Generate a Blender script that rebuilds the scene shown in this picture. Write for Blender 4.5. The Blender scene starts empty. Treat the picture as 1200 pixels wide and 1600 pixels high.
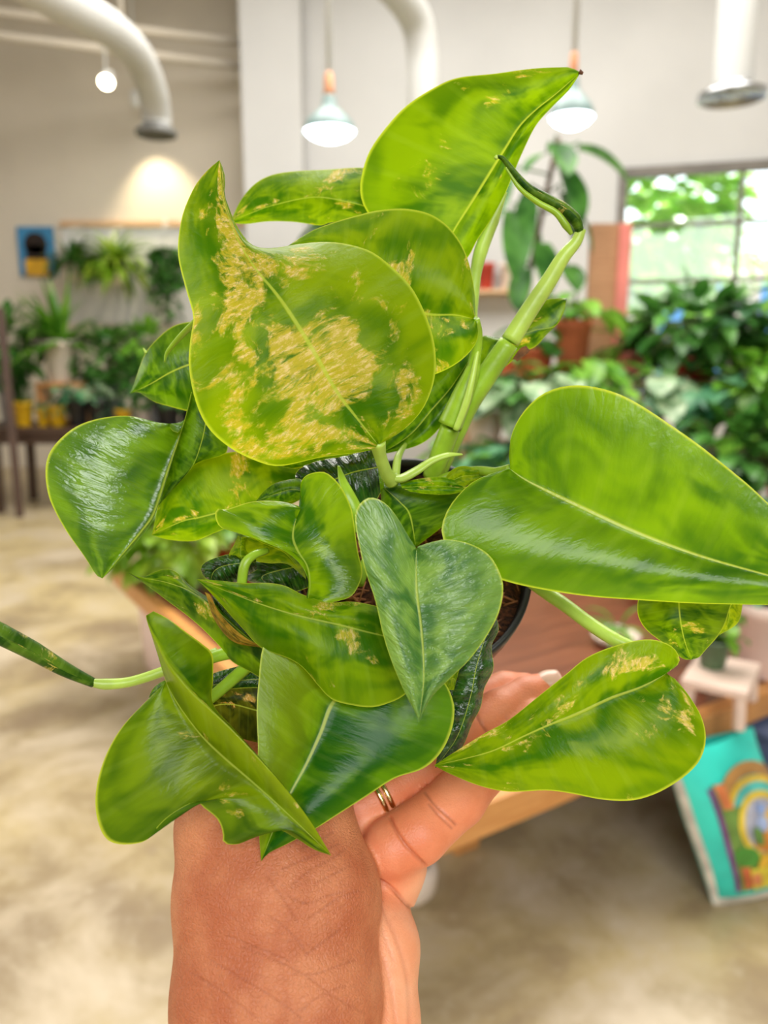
import bpy, math, random
import numpy as np
from mathutils import Vector, Matrix

# ------------------------------------------------------------------ camera, sky, lights, exposure
SC = bpy.context.scene
COL = SC.collection
F = 1200.0                                  # focal length in pixels of the 1200x1600 frame
PITCH = math.atan(240 / 1200)
EYE = Vector((0, 0, 1.45))
FW = Vector((0, math.cos(PITCH), -math.sin(PITCH)))
UP = Vector((0, math.sin(PITCH), math.cos(PITCH)))
RT = Vector((1, 0, 0))

cd = bpy.data.cameras.new('camera')
cam = bpy.data.objects.new('camera', cd)
COL.objects.link(cam)
cam.location = EYE
cam.rotation_euler = (math.pi / 2 - PITCH, 0, 0)
cd.sensor_fit = 'HORIZONTAL'
cd.sensor_width = 27
cd.lens = 27
cd.clip_start = 0.02
cd.clip_end = 200
cd.dof.use_dof = True
cd.dof.focus_distance = 0.292
cd.dof.aperture_fstop = 7.6
SC.camera = cam

SC.view_settings.view_transform = 'Standard'
SC.view_settings.look = 'None'
SC.view_settings.gamma = 1
SC.view_settings.use_curve_mapping = False
SC.view_settings.exposure = 0.1
SC.cycles.max_bounces = 8
SC.cycles.diffuse_bounces = 4
SC.cycles.transparent_max_bounces = 8
SC.cycles.sample_clamp_indirect = 6
SC.cycles.caustics_reflective = False
SC.cycles.caustics_refractive = False

wd = bpy.data.worlds.new('sky')
SC.world = wd
wd.use_nodes = True
wd.node_tree.nodes['Background'].inputs[0].default_value = (0.86, 0.93, 1.0, 1)
wd.node_tree.nodes['Background'].inputs[1].default_value = 3.2


def lamp(name, kind, loc, power, color=(1, 1, 1), size=1.0, size_y=None, aim=None, **kw):
    d = bpy.data.lights.new(name, kind)
    d.energy = power
    d.color = color
    if kind == 'AREA':
        d.shape = 'RECTANGLE'
        d.size = size
        d.size_y = size_y or size
    elif kind in ('POINT', 'SPOT'):
        d.shadow_soft_size = size
    for k, v in kw.items():
        setattr(d, k, v)
    o = bpy.data.objects.new(name, d)
    COL.objects.link(o)
    o.location = loc
    if aim is not None:
        o.rotation_euler = (Vector(aim) - Vector(loc)).to_track_quat('-Z', 'Y').to_euler()
    return o


# sunlight outside the shop window, then added lamps overhead, behind the camera and left
lamp('sun', 'SUN', (6, 20, 17), 7.0, (1, .95, .86), aim=(0.5, 2, 0), angle=0.02)
lamp('overhead_fill_lamp', 'AREA', (0.6, 4.6, 5.95), 600, (1, .965, .91), 6.0, 4.0, aim=(0.5, 4.4, 0))  # added area lamp under the closed ceiling, lights the leaves from above
lamp('leaf_sheen_lamp', 'AREA', (.7, -3.5, 3.7), 190, (.95, .97, 1.0), 3.4, 2.2, aim=(0, .4, 1.4))  # added lamp behind the camera, placed for sheen on the leaves
lamp('left_fill_lamp', 'AREA', (-4.6, 0.6, 3.2), 80, (1, .97, .9), 2.5, 2.4, aim=(0, 1.2, 1.3))  # added lamp at the left, for sheen on the glossy leaf


# ------------------------------------------------------------------ pixel helpers (photo pixel + distance -> point)
def W(px, py, z):
    return EYE + RT * ((px - 600) / F * z) + UP * ((800 - py) / F * z) + FW * z


def ray(px, py):
    return RT * ((px - 600) / F) + UP * ((800 - py) / F) + FW


def atY(px, py, Y):
    d = ray(px, py)
    return EYE + d * (Y / d.y)


def atZ(px, py, Z):
    d = ray(px, py)
    return EYE + d * ((Z - EYE.z) / d.z)


def onplane(px, py, p, n):
    d = ray(px, py)
    return EYE + d * ((Vector(p) - EYE).dot(n) / d.dot(n))


def dep(p):
    return (Vector(p) - EYE).dot(FW)


# ------------------------------------------------------------------ object helpers
def tag(o, label=None, cat=None, group=None, kind=None):
    if label: o['label'] = label
    if cat: o['category'] = cat
    if group: o['group'] = group
    if kind: o['kind'] = kind
    return o


def thing(name, loc, label, cat, group=None, rz=0):
    o = bpy.data.objects.new(name, None)
    o.empty_display_size = .05
    COL.objects.link(o)
    o.location = loc
    o.rotation_euler = (0, 0, rz)
    return tag(o, label, cat, group)


class MB:
    """collects verts and faces of one mesh"""
    def __init__(s):
        s.v, s.f, s.sm = [], [], []

    def add(s, vs, fs, smooth=False):
        b = len(s.v)
        s.v += [tuple(p) for p in vs]
        for f in fs:
            s.f.append([i + b for i in f])
            s.sm.append(smooth)
        return s

    def box(s, c, size, rot=None):
        h = Vector(size) / 2
        vs = []
        for x in (-1, 1):
            for y in (-1, 1):
                for z in (-1, 1):
                    p = Vector((x * h.x, y * h.y, z * h.z))
                    if rot is not None: p = rot @ p
                    vs.append(p + Vector(c))
        return s.add(vs, [(0, 1, 3, 2), (4, 6, 7, 5), (0, 4, 5, 1), (2, 3, 7, 6), (0, 2, 6, 4), (1, 5, 7, 3)])

    def bar(s, a, b, w, h=None):
        a, b = Vector(a), Vector(b)
        d = b - a
        q = d.to_track_quat('Z', 'Y').to_matrix()
        return s.box((a + b) / 2, (w, h or w, d.length), q)

    def lathe(s, prof, c=(0, 0, 0), seg=32, rot=None, cap0=False, cap1=False):
        vs, fs = [], []
        c = Vector(c)
        n = len(prof)
        for r, z in prof:
            for k in range(seg):
                a = 2 * math.pi * k / seg
                p = Vector((r * math.cos(a), r * math.sin(a), z))
                if rot is not None: p = rot @ p
                vs.append(p + c)
        for i in range(n - 1):
            for k in range(seg):
                k2 = (k + 1) % seg
                fs.append((i * seg + k, i * seg + k2, (i + 1) * seg + k2, (i + 1) * seg + k))
        if cap0: fs.append(tuple(range(seg))[::-1])
        if cap1: fs.append(tuple(range((n - 1) * seg, n * seg)))
        return s.add(vs, fs, True)

    def tube(s, pts, rad, seg=12, flat=1.0, caps=True):
        pts = [Vector(p) for p in pts]
        n = len(pts)
        if not hasattr(rad, '__len__'): rad = [rad] * n
        vs, fs = [], []
        prev = None
        for i, p in enumerate(pts):
            t = (pts[min(i + 1, n - 1)] - pts[max(i - 1, 0)]).normalized()
            if prev is None:
                a = t.cross(Vector((0, 0, 1)))
                if a.length < 1e-3: a = t.cross(Vector((1, 0, 0)))
            else:
                a = prev - t * prev.dot(t)
            a.normalize()
            prev = a
            b = t.cross(a)
            for k in range(seg):
                th = 2 * math.pi * k / seg
                vs.append(p + a * (rad[i] * math.cos(th)) + b * (rad[i] * flat * math.sin(th)))
        for i in range(n - 1):
            for k in range(seg):
                k2 = (k + 1) % seg
                fs.append((i * seg + k, i * seg + k2, (i + 1) * seg + k2, (i + 1) * seg + k))
        if caps:
            fs.append(tuple(range(seg))[::-1])
            fs.append(tuple(range((n - 1) * seg, n * seg)))
        return s.add(vs, fs, True)

    def grid(s, P, smooth=True):
        """P: 2D list of points"""
        n, m = len(P), len(P[0])
        vs = [p for row in P for p in row]
        fs = [(i * m + j, i * m + j + 1, (i + 1) * m + j + 1, (i + 1) * m + j) for i in range(n - 1) for j in range(m - 1)]
        return s.add(vs, fs, smooth)

    def build(s, name, mat, parent=None, bevel=0, seg=2, world=False):
        me = bpy.data.meshes.new(name)
        me.from_pydata(s.v, [], s.f)
        me.polygons.foreach_set('use_smooth', s.sm)
        me.materials.append(mat)
        me.update()
        o = bpy.data.objects.new(name, me)
        COL.objects.link(o)
        if parent is not None:
            o.parent = parent
            if world: o.matrix_parent_inverse = Matrix.Translation(-parent.location)
        if bevel:
            b = o.modifiers.new('bevel', 'BEVEL')
            b.width = bevel
            b.segments = seg
            b.limit_method = 'ANGLE'
        return o


# ------------------------------------------------------------------ materials
def S(r, g, b):
    f = lambda c: ((c / 255 + .055) / 1.055) ** 2.4 if c > 10 else c / 255 / 12.92
    return (f(r), f(g), f(b), 1)


class NT:
    def __init__(s, name):
        s.m = bpy.data.materials.new(name)
        s.m.use_nodes = True
        s.t = s.m.node_tree
        s.t.nodes.clear()
        s.out = s.n('ShaderNodeOutputMaterial')

    def n(s, t, **kw):
        o = s.t.nodes.new(t)
        for k, v in kw.items(): setattr(o, k, v)
        return o

    def put(s, sock, v):
        if v is None: return
        if hasattr(v, 'is_output'): s.t.links.new(v, sock)
        else: sock.default_value = v

    def math(s, op, a, b=None, c=None):
        o = s.n('ShaderNodeMath', operation=op)
        s.put(o.inputs[0], a); s.put(o.inputs[1], b); s.put(o.inputs[2], c)
        return o.outputs[0]

    def ramp(s, x, lo, hi):
        o = s.n('ShaderNodeMapRange', interpolation_type='SMOOTHSTEP')
        s.put(o.inputs[0], x); s.put(o.inputs[1], lo); s.put(o.inputs[2], hi)
        return o.outputs[0]

    def mix(s, f, a, b):
        o = s.n('ShaderNodeMix', data_type='RGBA')
        s.put(o.inputs[0], f); s.put(o.inputs[6], a); s.put(o.inputs[7], b)
        return o.outputs[2]

    def noise(s, vec=None, scale=5, detail=4, rough=.5, dist=0):
        o = s.n('ShaderNodeTexNoise')
        s.put(o.inputs['Vector'], vec)
        o.inputs['Scale'].default_value = scale
        o.inputs['Detail'].default_value = detail
        o.inputs['Roughness'].default_value = rough
        o.inputs['Distortion'].default_value = dist
        return o.outputs[0]

    def coord(s, kind='Object'):
        return s.n('ShaderNodeTexCoord').outputs[kind]

    def scaled(s, vec, sc, off=(0, 0, 0)):
        o = s.n('ShaderNodeMapping')
        s.put(o.inputs[0], vec)
        o.inputs[1].default_value = off
        o.inputs[3].default_value = sc
        return o.outputs[0]

    def bump(s, h, strength=.2, dist=.01):
        o = s.n('ShaderNodeBump')
        o.inputs['Strength'].default_value = strength
        o.inputs['Distance'].default_value = dist
        s.put(o.inputs['Height'], h)
        return o.outputs[0]

    def pbr(s, color, rough=.5, normal=None, metal=0, spec=.5, **kw):
        o = s.n('ShaderNodeBsdfPrincipled')
        s.put(o.inputs['Base Color'], color)
        s.put(o.inputs['Roughness'], rough)
        s.put(o.inputs['Normal'], normal)
        o.inputs['Metallic'].default_value = metal
        o.inputs['Specular IOR Level'].default_value = spec
        for k, v in kw.items(): s.put(o.inputs[k], v)
        return o.outputs[0]

    def done(s, sh):
        s.t.links.new(sh, s.out.inputs[0])
        return s.m


def plain(name, col, rough=.5, var=.12, scale=8, metal=0, bump=.05, spec=.5):
    t = NT(name)
    co = t.coord()
    nz = t.noise(co, scale, 4)
    d = tuple(c * (1 - var * 1.6) for c in col[:3]) + (1,)
    l = tuple(min(1, c * (1 + var)) for c in col[:3]) + (1,)
    c = t.mix(t.ramp(nz, .3, .7), d, l)
    return t.done(t.pbr(c, rough, t.bump(t.noise(co, scale * 6), bump, .005) if bump else None, metal, spec))


def glow(name, col, strength):
    t = NT(name)
    e = t.n('ShaderNodeEmission')
    e.inputs[0].default_value = col
    e.inputs[1].default_value = strength
    return t.done(e.outputs[0])


def wood(name, a, b, rough=.4, axis=(3, 40, 40)):
    t = NT(name)
    v = t.scaled(t.coord(), axis)
    nz = t.noise(v, 1.2, 5, .6, 1.5)
    c = t.mix(t.ramp(nz, .3, .7), a, b)
    return t.done(t.pbr(c, rough, t.bump(nz, .1, .003)))


def shop_leaf(name, a, b, trans=.3, rough=.35, scale=6):
    t = NT(name)
    c = t.mix(t.ramp(t.noise(t.coord(), scale, 3), .35, .65), a, b)
    p = t.pbr(c, rough)
    tr = t.n('ShaderNodeBsdfTranslucent')
    t.put(tr.inputs[0], c)
    m = t.n('ShaderNodeMixShader')
    m.inputs[0].default_value = trans
    t.t.links.new(p, m.inputs[1]); t.t.links.new(tr.outputs[0], m.inputs[2])
    return t.done(m.outputs[0])


M = {}
M['white'] = plain('white_paint', S(226, 226, 222), .5, .04, 3)
M['duct'] = plain('duct_paint', S(205, 205, 202), .5, .03, 3)
M['wall_l'] = plain('cream_wall', S(222, 212, 196), .8, .05, .7, bump=.03)
M['wall_r'] = plain('white_wall', S(203, 202, 200), .8, .04, .7, bump=.03)
M['ceil'] = plain('ceiling_paint', S(205, 202, 192), .9, .05, .5)
M['frame'] = plain('grey_window_frame', S(112, 106, 98), .5)
M['steel'] = plain('brushed_steel', S(190, 192, 196), .25, .1, 12, metal=.9)
M['copper'] = plain('copper_socket', S(214, 150, 110), .35, .1, 12, metal=.3)
M['shade'] = plain('pale_teal_enamel', S(128, 152, 150), .35, .05)
M['bulb'] = glow('lamp_glow', (.86, .94, 1, 1), 9)
M['spot'] = glow('spot_glow', (1, .86, .6, 1), 22)
M['table'] = wood('honey_wood', S(205, 138, 74), S(226, 164, 98), .38)
M['tabletop'] = wood('brown_wood_top', S(98, 52, 36), S(138, 82, 56), .3, (2, 26, 26))
M['darkwood'] = wood('dark_brown_wood', S(62, 44, 34), S(92, 68, 54), .5)
M['palewood'] = wood('pale_wood', S(214, 172, 128), S(232, 196, 156), .5)
M['pinkwood'] = plain('blush_paint', S(236, 208, 192), .45, .05)
M['terra'] = plain('terracotta', S(190, 96, 60), .8, .15)
M['red'] = plain('red_clay', S(188, 62, 44), .55, .1)
M['coral'] = plain('coral_paint', S(240, 138, 126), .5, .05)
M['yellow'] = plain('yellow_ceramic', S(226, 180, 28), .4, .1)
M['black'] = plain('black_plastic', S(34, 34, 36), .4, .15)
M['grey'] = plain('grey_ceramic', S(150, 150, 150), .5)
M['dkgreen'] = plain('green_ceramic', S(84, 108, 76), .45)
M['cream'] = plain('cream_ceramic', S(238, 222, 206), .4, .04)
M['pink'] = plain('pink_ceramic', S(246, 220, 210), .5, .05)
M['slate'] = plain('slate_blue', S(96, 112, 150), .5, .08)
M['soil'] = plain('dark_soil', S(62, 40, 28), .95, .4, 60, bump=.5)
M['tan'] = wood('tan_board', S(178, 126, 88), S(200, 148, 108), .6)
M['gD'] = shop_leaf('deep_green_leaf', S(40, 92, 30), S(92, 150, 62))
M['gM'] = shop_leaf('mid_green_leaf', S(72, 134, 30), S(132, 184, 60))
M['gL'] = shop_leaf('lime_leaf', S(110, 160, 24), S(170, 200, 60))
M['gV'] = shop_leaf('silvery_leaf', S(120, 160, 110), S(196, 214, 176), scale=16)
M['gT'] = shop_leaf('teal_green_leaf', S(56, 120, 84), S(120, 176, 128))
M['gS'] = shop_leaf('tree_leaf', S(130, 190, 60), S(200, 232, 120), .6)
M['bark'] = plain('bark', S(96, 74, 54), .9, .2)


def floor_mat():
    t = NT('polished_concrete')
    co = t.coord()
    big = t.noise(co, .55, 5, .6, .6)
    mid = t.noise(co, 2.3, 6, .65, .4)
    fine = t.noise(co, 24, 4)
    c = t.mix(t.ramp(big, .36, .64), S(144, 126, 100), S(204, 184, 134))
    c = t.mix(t.ramp(mid, .42, .68), c, S(202, 186, 160))
    c = t.mix(t.math('MULTIPLY', t.ramp(mid, .5, .3), .55), c, S(128, 106, 88))
    c = t.mix(t.math('MULTIPLY', t.ramp(fine, .5, .8), .25), c, S(220, 206, 184))
    r = t.math('MULTIPLY_ADD', mid, .3, .22)
    return t.done(t.pbr(c, r, t.bump(fine, .03, .004)))


def glass_mat():
    t = NT('window_glass')
    a = t.n('ShaderNodeBsdfTransparent')
    a.inputs[0].default_value = (.97, .99, .98, 1)
    g = t.n('ShaderNodeBsdfGlossy')
    g.inputs[1].default_value = .02
    m = t.n('ShaderNodeMixShader')
    m.inputs[0].default_value = .05
    t.t.links.new(a.outputs[0], m.inputs[1]); t.t.links.new(g.outputs[0], m.inputs[2])
    return t.done(m.outputs[0])


M['floor'] = floor_mat()
M['glass'] = glass_mat()


# ------------------------------------------------------------------ the room
def structure(name, mb, mat, **kw):
    return tag(mb.build(name, mat, **kw), kind='structure')


structure('floor', MB().box((0, 3, -.05), (20, 16, .1)), M['floor'])
structure('ceiling', MB().box((0, 3, 6.25), (20, 16, .3)), M['ceil'])
YL = 10.3
structure('wall_front', MB().box((0, -4.6, 3.05), (18.4, .2, 6.1)), M['wall_r'])
structure('wall_side', MB().box((-9.1, 2.9, 3.05), (.2, 14.8, 6.1)), M['wall_r'])
structure('wall_street', MB().box((9.1, 1.3, 3.05), (.2, 11.6, 6.1)), M['wall_r'])
xa = atY(385, 400, YL).x
structure('wall_left', MB().box((xa / 2 - 5 + .5, YL + .1, 3.1), (10 + abs(xa) - 1 + 3, .2, 6.2)), M['wall_l'])
# pillar between the two back walls
c0, c1 = atY(385, 400, 9.1), atY(476, 400, 9.1)
structure('wall_pillar', MB().box(((c0.x + c1.x) / 2, 9.1 + .6, 3.1), (c1.x - c0.x, 1.2, 6.2)), M['wall_r'], bevel=.01)
# the window wall turns towards the street on the right
A = atY(470, 400, 9.4); B = atY(1300, 400, 7.9)
A.z = B.z = 0
WD = (B - A).normalized()
WN = Vector((-WD.y, WD.x, 0))               # outwards (away from the camera)
rotW = Matrix((WD, WN, Vector((0, 0, 1)))).transposed()


def wallpt(px, py, off=0):
    p = onplane(px, py, A + WN * off, WN)
    return (p - A).dot(WD), p.z


s0, zt = wallpt(968, 262)
zt = wallpt(1000, 262)[1]
s1 = s0 + 3.9
zb = 1.0
LW = 9.0


def wbox(mb, a, b, z0, z1, th=.2, off=.1):
    c = A + WD * ((a + b) / 2) + WN * off
    return mb.box((c.x, c.y, (z0 + z1) / 2), (b - a, th, z1 - z0), rotW)


mb = MB()
wbox(mb, 0, s0, 0, 6.2); wbox(mb, s0, s1, zt, 6.2); wbox(mb, s0, s1, 0, zb); wbox(mb, s1, LW, 0, 6.2)
structure('wall_right', mb, M['wall_r'])
win = tag(thing('window_1', A + WD * s0 + Vector((0, 0, zb)), None, None), kind='structure')
mb = MB()
fw = .09
wbox(mb, s0, s1, zt - fw, zt, .12, .02); wbox(mb, s0, s1, zb, zb + fw, .12, .02)
wbox(mb, s0, s0 + fw, zb + fw, zt - fw, .12, .02); wbox(mb, s1 - fw, s1, zb + fw, zt - fw, .12, .02)
mb.build('window_frame', M['frame'], win, world=True)
sm, _ = wallpt(1160, 300)
_, zm = wallpt(1000, 352)
dz = zt - zm
mb = MB()
for s in (sm, sm + (sm - s0), sm + 2 * (sm - s0)):
    if s < s1 - .1: wbox(mb, s - .022, s + .022, zb + fw, zt - fw, .05, .04)
for k in range(1, 6):
    z = zt - k * dz
    if z > zb + .1: wbox(mb, s0 + fw, s1 - fw, z - .02, z + .02, .045, .04)
mb.build('muntin', M['frame'], win, world=True)
wbox(MB(), s0 + fw, s1 - fw, zb + fw, zt - fw, .006, .06).build('pane', M['glass'], win, world=True)

# wooden picture rail and white panelling on the left wall
p0, p1 = atY(95, 350, YL - .04), atY(384, 350, YL - .04)
structure('trim_1', MB().box(((p0.x + p1.x) / 2, YL - .035, p0.z), (p1.x - p0.x, .07, .07)), M['palewood'])
q1 = atY(95, 505, YL - .02)
mb = MB()
mb.box(((p0.x + p1.x) / 2, YL - .015, (p0.z - .035 + q1.z) / 2), (p1.x - p0.x, .03, p0.z - .035 - q1.z))
for k in range(9):
    x = p0.x + (p1.x - p0.x) * (k + .5) / 9
    mb.box((x, YL - .036, (p0.z - .035 + q1.z) / 2), (.03, .012, p0.z - .035 - q1.z))
structure('trim_2', mb, M['white'])
mb = MB()
for px, py in ((0, 57), (0, 20)):
    a = atY(px - 60, py - 8, 8.2); b = atY(px + 388, py + 48, 9.6)
    mb.tube([a, b], .045)
mb.tube([atY(186, -60, 8.8), atY(190, 78, 8.8)], .03)
structure('trim_3', mb, M['wall_l'])


# ------------------------------------------------------------------ ducts, lamps
def catmull(P, n=8):
    P = [np.array(p, float) for p in P]
    Q = [2 * P[0] - P[1]] + P + [2 * P[-1] - P[-2]]
    out = []
    for i in range(1, len(Q) - 2):
        a, b, c, d = Q[i - 1], Q[i], Q[i + 1], Q[i + 2]
        for k in range(n):
            t = k / n
            out.append(.5 * (2 * b + (c - a) * t + (2 * a - 5 * b + 4 * c - d) * t * t + (3 * b - a - 3 * c + d) * t ** 3))
    out.append(P[-1])
    return out


def duct(keys, r, label, flange=None, wide=1.55):
    pts = [atY(*k) for k in keys]
    end = pts[-1]
    root = thing('air_duct', end, label, 'air duct', 'white spiral air ducts')
    path = [Vector(p) for p in catmull(pts, 8)]
    MB().tube(path, r, 28).build('pipe', M['duct'], root, world=True)
    if flange:
        MB().lathe([(r * 1.0, .05), (r * 1.08, .03), (r * wide, .0), (r * wide, -.035), (r * wide * .93, -.04), (r * wide * .9, -.01),
                    (r * wide * .7, -.035), (r * wide * .66, -.01), (r * wide * .45, -.035), (r * wide * .4, -.01), (r * .2, -.03), (.005, -.03)],
                   end, 32).build('diffuser', flange, root, world=True)
    return root


duct([(-90, -110, 4.6), (40, -30, 5.0), (120, 15, 5.5), (175, 48, 6.0), (215, 88, 6.6), (237, 140, 7.0), (244, 180, 7.2), (244, 205, 7.2)], .125,
     'bent white air duct above the spot-lit cream wall', plain('dark_grey_metal', S(120, 120, 118), .4), 1.4)
duct([(470, -150, 5.4), (545, -85, 5.8), (610, -25, 6.2), (647, 25, 6.5), (659, 80, 6.6), (661, 150, 6.6), (661, 250, 6.6)], .125,
     'bent white air duct coming down behind the tall upright leaf', M['steel'])
duct([(1162, -120, 5.6), (1155, -20, 5.6), (1150, 50, 5.6), (1144, 146, 5.6)], .125,
     'straight vertical white air duct with silver round diffuser, above the window', M['steel'], 1.75)


def pendant(px, py, Y, r, label):
    p = atY(px, py, Y)                      # centre of the shade's rim
    root = thing('pendant_lamp', p, label, 'lamp', 'pendant lamps with pale shades')
    MB().lathe([(r, 0), (r * .99, .015), (r * .9, .05), (r * .62, .095), (r * .34, .13), (r * .26, .17), (r * .24, .2), (r * .2, .2), (r * .22, .16),
                (r * .3, .125), (r * .58, .085), (r * .86, .042), (r * .97, 0)], (0, 0, 0), 36).build('lamp_shade', M['shade'], root)
    MB().lathe([(.005, -.055), (r * .4, -.05), (r * .75, -.028), (r * .93, -.002), (r * .95, .018), (r * .6, .07)], (0, 0, 0), 32).build('bulb', M['bulb'], root)
    MB().lathe([(r * .2, .2), (r * .24, .205), (r * .2, .23), (r * .17, .31), (r * .1, .33)], (0, 0, 0), 20).build('socket', M['copper'], root)
    MB().tube([(0, 0, .32), (0, 0, 6.1 - p.z)], .016, 8).build('cord', M['white'], root)
    lamp('pendant_light', 'POINT', p - Vector((0, 0, .14)), 6, (.9, .96, 1), .08)


pendant(515, 206, 5.0, .158, 'glowing pendant lamp beside the white pillar')
pendant(893, 184, 4.5, .122, 'glowing pendant lamp just beyond the tip of the tall leaf')


def spotlight(px, py, Y, lit, label):
    p = atY(px, py, Y)
    root = thing('spot_light', p, label, 'lamp')
    rot = Vector((.1, -.75, -.65) if lit else (0, .35, -.94)).to_track_quat('Z', 'Y').to_matrix()
    MB().lathe([(.035, -.16), (.06, -.14), (.075, 0), (.072, .012), (.06, .0)], (0, 0, 0), 20, rot, cap0=True).build('housing', M['white'], root)
    MB().lathe([(.003, .006), (.064, .004)], (0, 0, 0), 20, rot).build('lens', M['spot'] if lit else M['grey'], root)
    MB().tube([(0, 0, .05), (0, .02, 6.1 - p.z)], .014, 8).build('stem', M['white'], root)
    return p


spotlight(166, 128, 8.0, True, 'small lit ceiling spot shining under the white duct')
p = spotlight(214, 165, 9.75, False, 'small ceiling spot aimed down at the cream wall')
lamp('wall_washer', 'SPOT', p + Vector((0, .1, -.05)), 110, (1, .84, .56), .03, aim=p + Vector((.12, .42, -1.5)), spot_size=math.radians(80), spot_blend=.8)


# ------------------------------------------------------------------ pots and shop plants
def pot_parts(root, r, h, mat, rb=None, soil=True):
    rb = rb or r * .74
    MB().lathe([(.004, 0), (rb * .96, 0), (rb, h * .03), (r * .97, h * .84), (r * 1.05, h * .86), (r * 1.05, h), (r * .93, h), (r * .9, h * .85)],
               (0, 0, 0), 28).build('pot', mat, root)
    if soil:
        MB().lathe([(.004, h * .9), (r * .5, h * .9), (r * .91, h * .87)], (0, 0, 0), 24).build('soil', M['soil'], root)


def blade(mb, base, d, L, wd, droop, n=6, tipw=.05, heart=False):
    """one bent leaf starting at base in direction d"""
    d = Vector(d).normalized()
    side = d.cross(Vector((0, 0, 1)))
    if side.length < 1e-3: side = Vector((1, 0, 0))
    side.normalize()
    p = Vector(base)
    rows = []
    for i in range(n + 1):
        t = i / n
        if heart: w = wd * max(tipw, math.sin(math.pi * min(1, .16 + .84 * t)) ** .75)
        else: w = wd * max(tipw, math.sin(math.pi * (.12 + .86 * t)))
        up = side.cross(d)
        rows.append((p + side * w + up * w * .25, p.copy(), p - side * w + up * w * .25))
        d = (d + Vector((0, 0, -droop / n))).normalized()
        p = p + d * (L / n)
    mb.grid(rows)


def fol(kind, R, n, seed, L=.16, wd=None, H=None):
    rnd = random.Random(seed)
    mb = MB()
    H = H or R
    if kind == 'fern':
        for i in range(n):
            a = rnd.uniform(0, 6.283); e = rnd.uniform(.1, 1.4)
            d = (math.cos(a) * math.cos(e) - .25, math.sin(a) * math.cos(e), math.sin(e))
            blade(mb, (rnd.uniform(-.05, .05), rnd.uniform(-.05, .05), 0), d, R * rnd.uniform(.7, 1.2), wd, rnd.uniform(.5, 1.5), 7)
    elif kind == 'arch':                      # long strap leaves arching out of the pot
        for i in range(n):
            a = rnd.uniform(0, 6.283); e = rnd.uniform(.25, 1.35)
            d = (math.cos(a) * math.cos(e), math.sin(a) * math.cos(e), math.sin(e))
            blade(mb, (rnd.uniform(-.03, .03), rnd.uniform(-.03, .03), 0), d, R * rnd.uniform(.8, 1.35), wd or R * .035, rnd.uniform(1.2, 2.4), 7)
    elif kind == 'broad':                   # leaf blades on stalks
        for i in range(n):
            a = rnd.uniform(0, 6.283); rr = R * math.sqrt(rnd.uniform(.02, .8)); z = H * rnd.uniform(.25, 1) * (1 - .35 * (rr / R) ** 2)
            q = Vector((math.cos(a) * rr, math.sin(a) * rr, z))
            mb.tube([(0, 0, 0), q * .5 + Vector((0, 0, z * .14)), q], .0045 + L * .012, 5)
            a2 = a + rnd.uniform(-.8, .8)
            blade(mb, q, (math.cos(a2), math.sin(a2), rnd.uniform(-.5, .5)), L * rnd.uniform(.7, 1.25), (wd or L * .36) * rnd.uniform(.8, 1.1), rnd.uniform(.5, 1.5), 6, .03, True)
    elif kind == 'bush':                    # dense crown of small leaves
        for i in range(n):
            u = rnd.uniform(-1, 1); a = rnd.uniform(0, 6.283); s = math.sqrt(1 - u * u); k = rnd.uniform(.45, 1) ** .6
            q = Vector((R * s * math.cos(a) * k, R * s * math.sin(a) * k, H * .5 + H * .5 * u * k))
            d = Vector((s * math.cos(a), s * math.sin(a), u * .8 + rnd.uniform(-.4, .6)))
            blade(mb, q, d, L * rnd.uniform(.7, 1.3), wd or L * .3, rnd.uniform(.2, 1.4), 4)
        for i in range(9):
            a = i * .7
            mb.tube([(0, 0, 0), (R * .3 * math.cos(a), R * .3 * math.sin(a), H * .35), (R * .7 * math.cos(a), R * .7 * math.sin(a), H * .7)], .006, 5)
    elif kind == 'trail':                   # strands that hang over the rim
        for i in range(n):
            a = rnd.uniform(0, 6.283); r0 = R * rnd.uniform(.3, 1); Ln = H * rnd.uniform(.35, 1)
            pts = [(0, 0, .02), (math.cos(a) * r0 * .6, math.sin(a) * r0 * .6, .08), (math.cos(a) * r0, math.sin(a) * r0, -.02), (math.cos(a) * r0 * 1.1, math.sin(a) * r0 * 1.1, -Ln)]
            pts = [Vector(p) for p in catmull(pts, 5)]
            mb.tube(pts, .004, 4)
            for q in pts[3:]:
                for k in range(2):
                    b = rnd.uniform(0, 6.283)
                    blade(mb, q, (math.cos(b), math.sin(b), rnd.uniform(-.6, .5)), L * rnd.uniform(.7, 1.2), wd or L * .33, 1.2, 4)
    elif kind == 'cone':
        for i in range(n):
            t = rnd.uniform(0, 1); a = rnd.uniform(0, 6.283); rr = R * (1 - t) * rnd.uniform(.5, 1)
            blade(mb, (rr * .6 * math.cos(a), rr * .6 * math.sin(a), t * H), (math.cos(a), math.sin(a), .6), L, L * .18, .3, 3)
        mb.tube([(0, 0, 0), (0, 0, H)], .012, 6)
    return mb


def plant(loc, r, h, pot, kind, leafmat, label, R, n, seed, name='potted_plant', cat='plant', group=None, L=.16, wd=None, H=None, rz=0, soil=True):
    root = thing(name, loc, label, cat, group, rz)
    pot_parts(root, r, h, M[pot], soil=soil)
    f = fol(kind, R, n, seed, L, wd, H).build('foliage', M[leafmat], root)
    f.location = (0, 0, h * .88)
    return root


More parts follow.
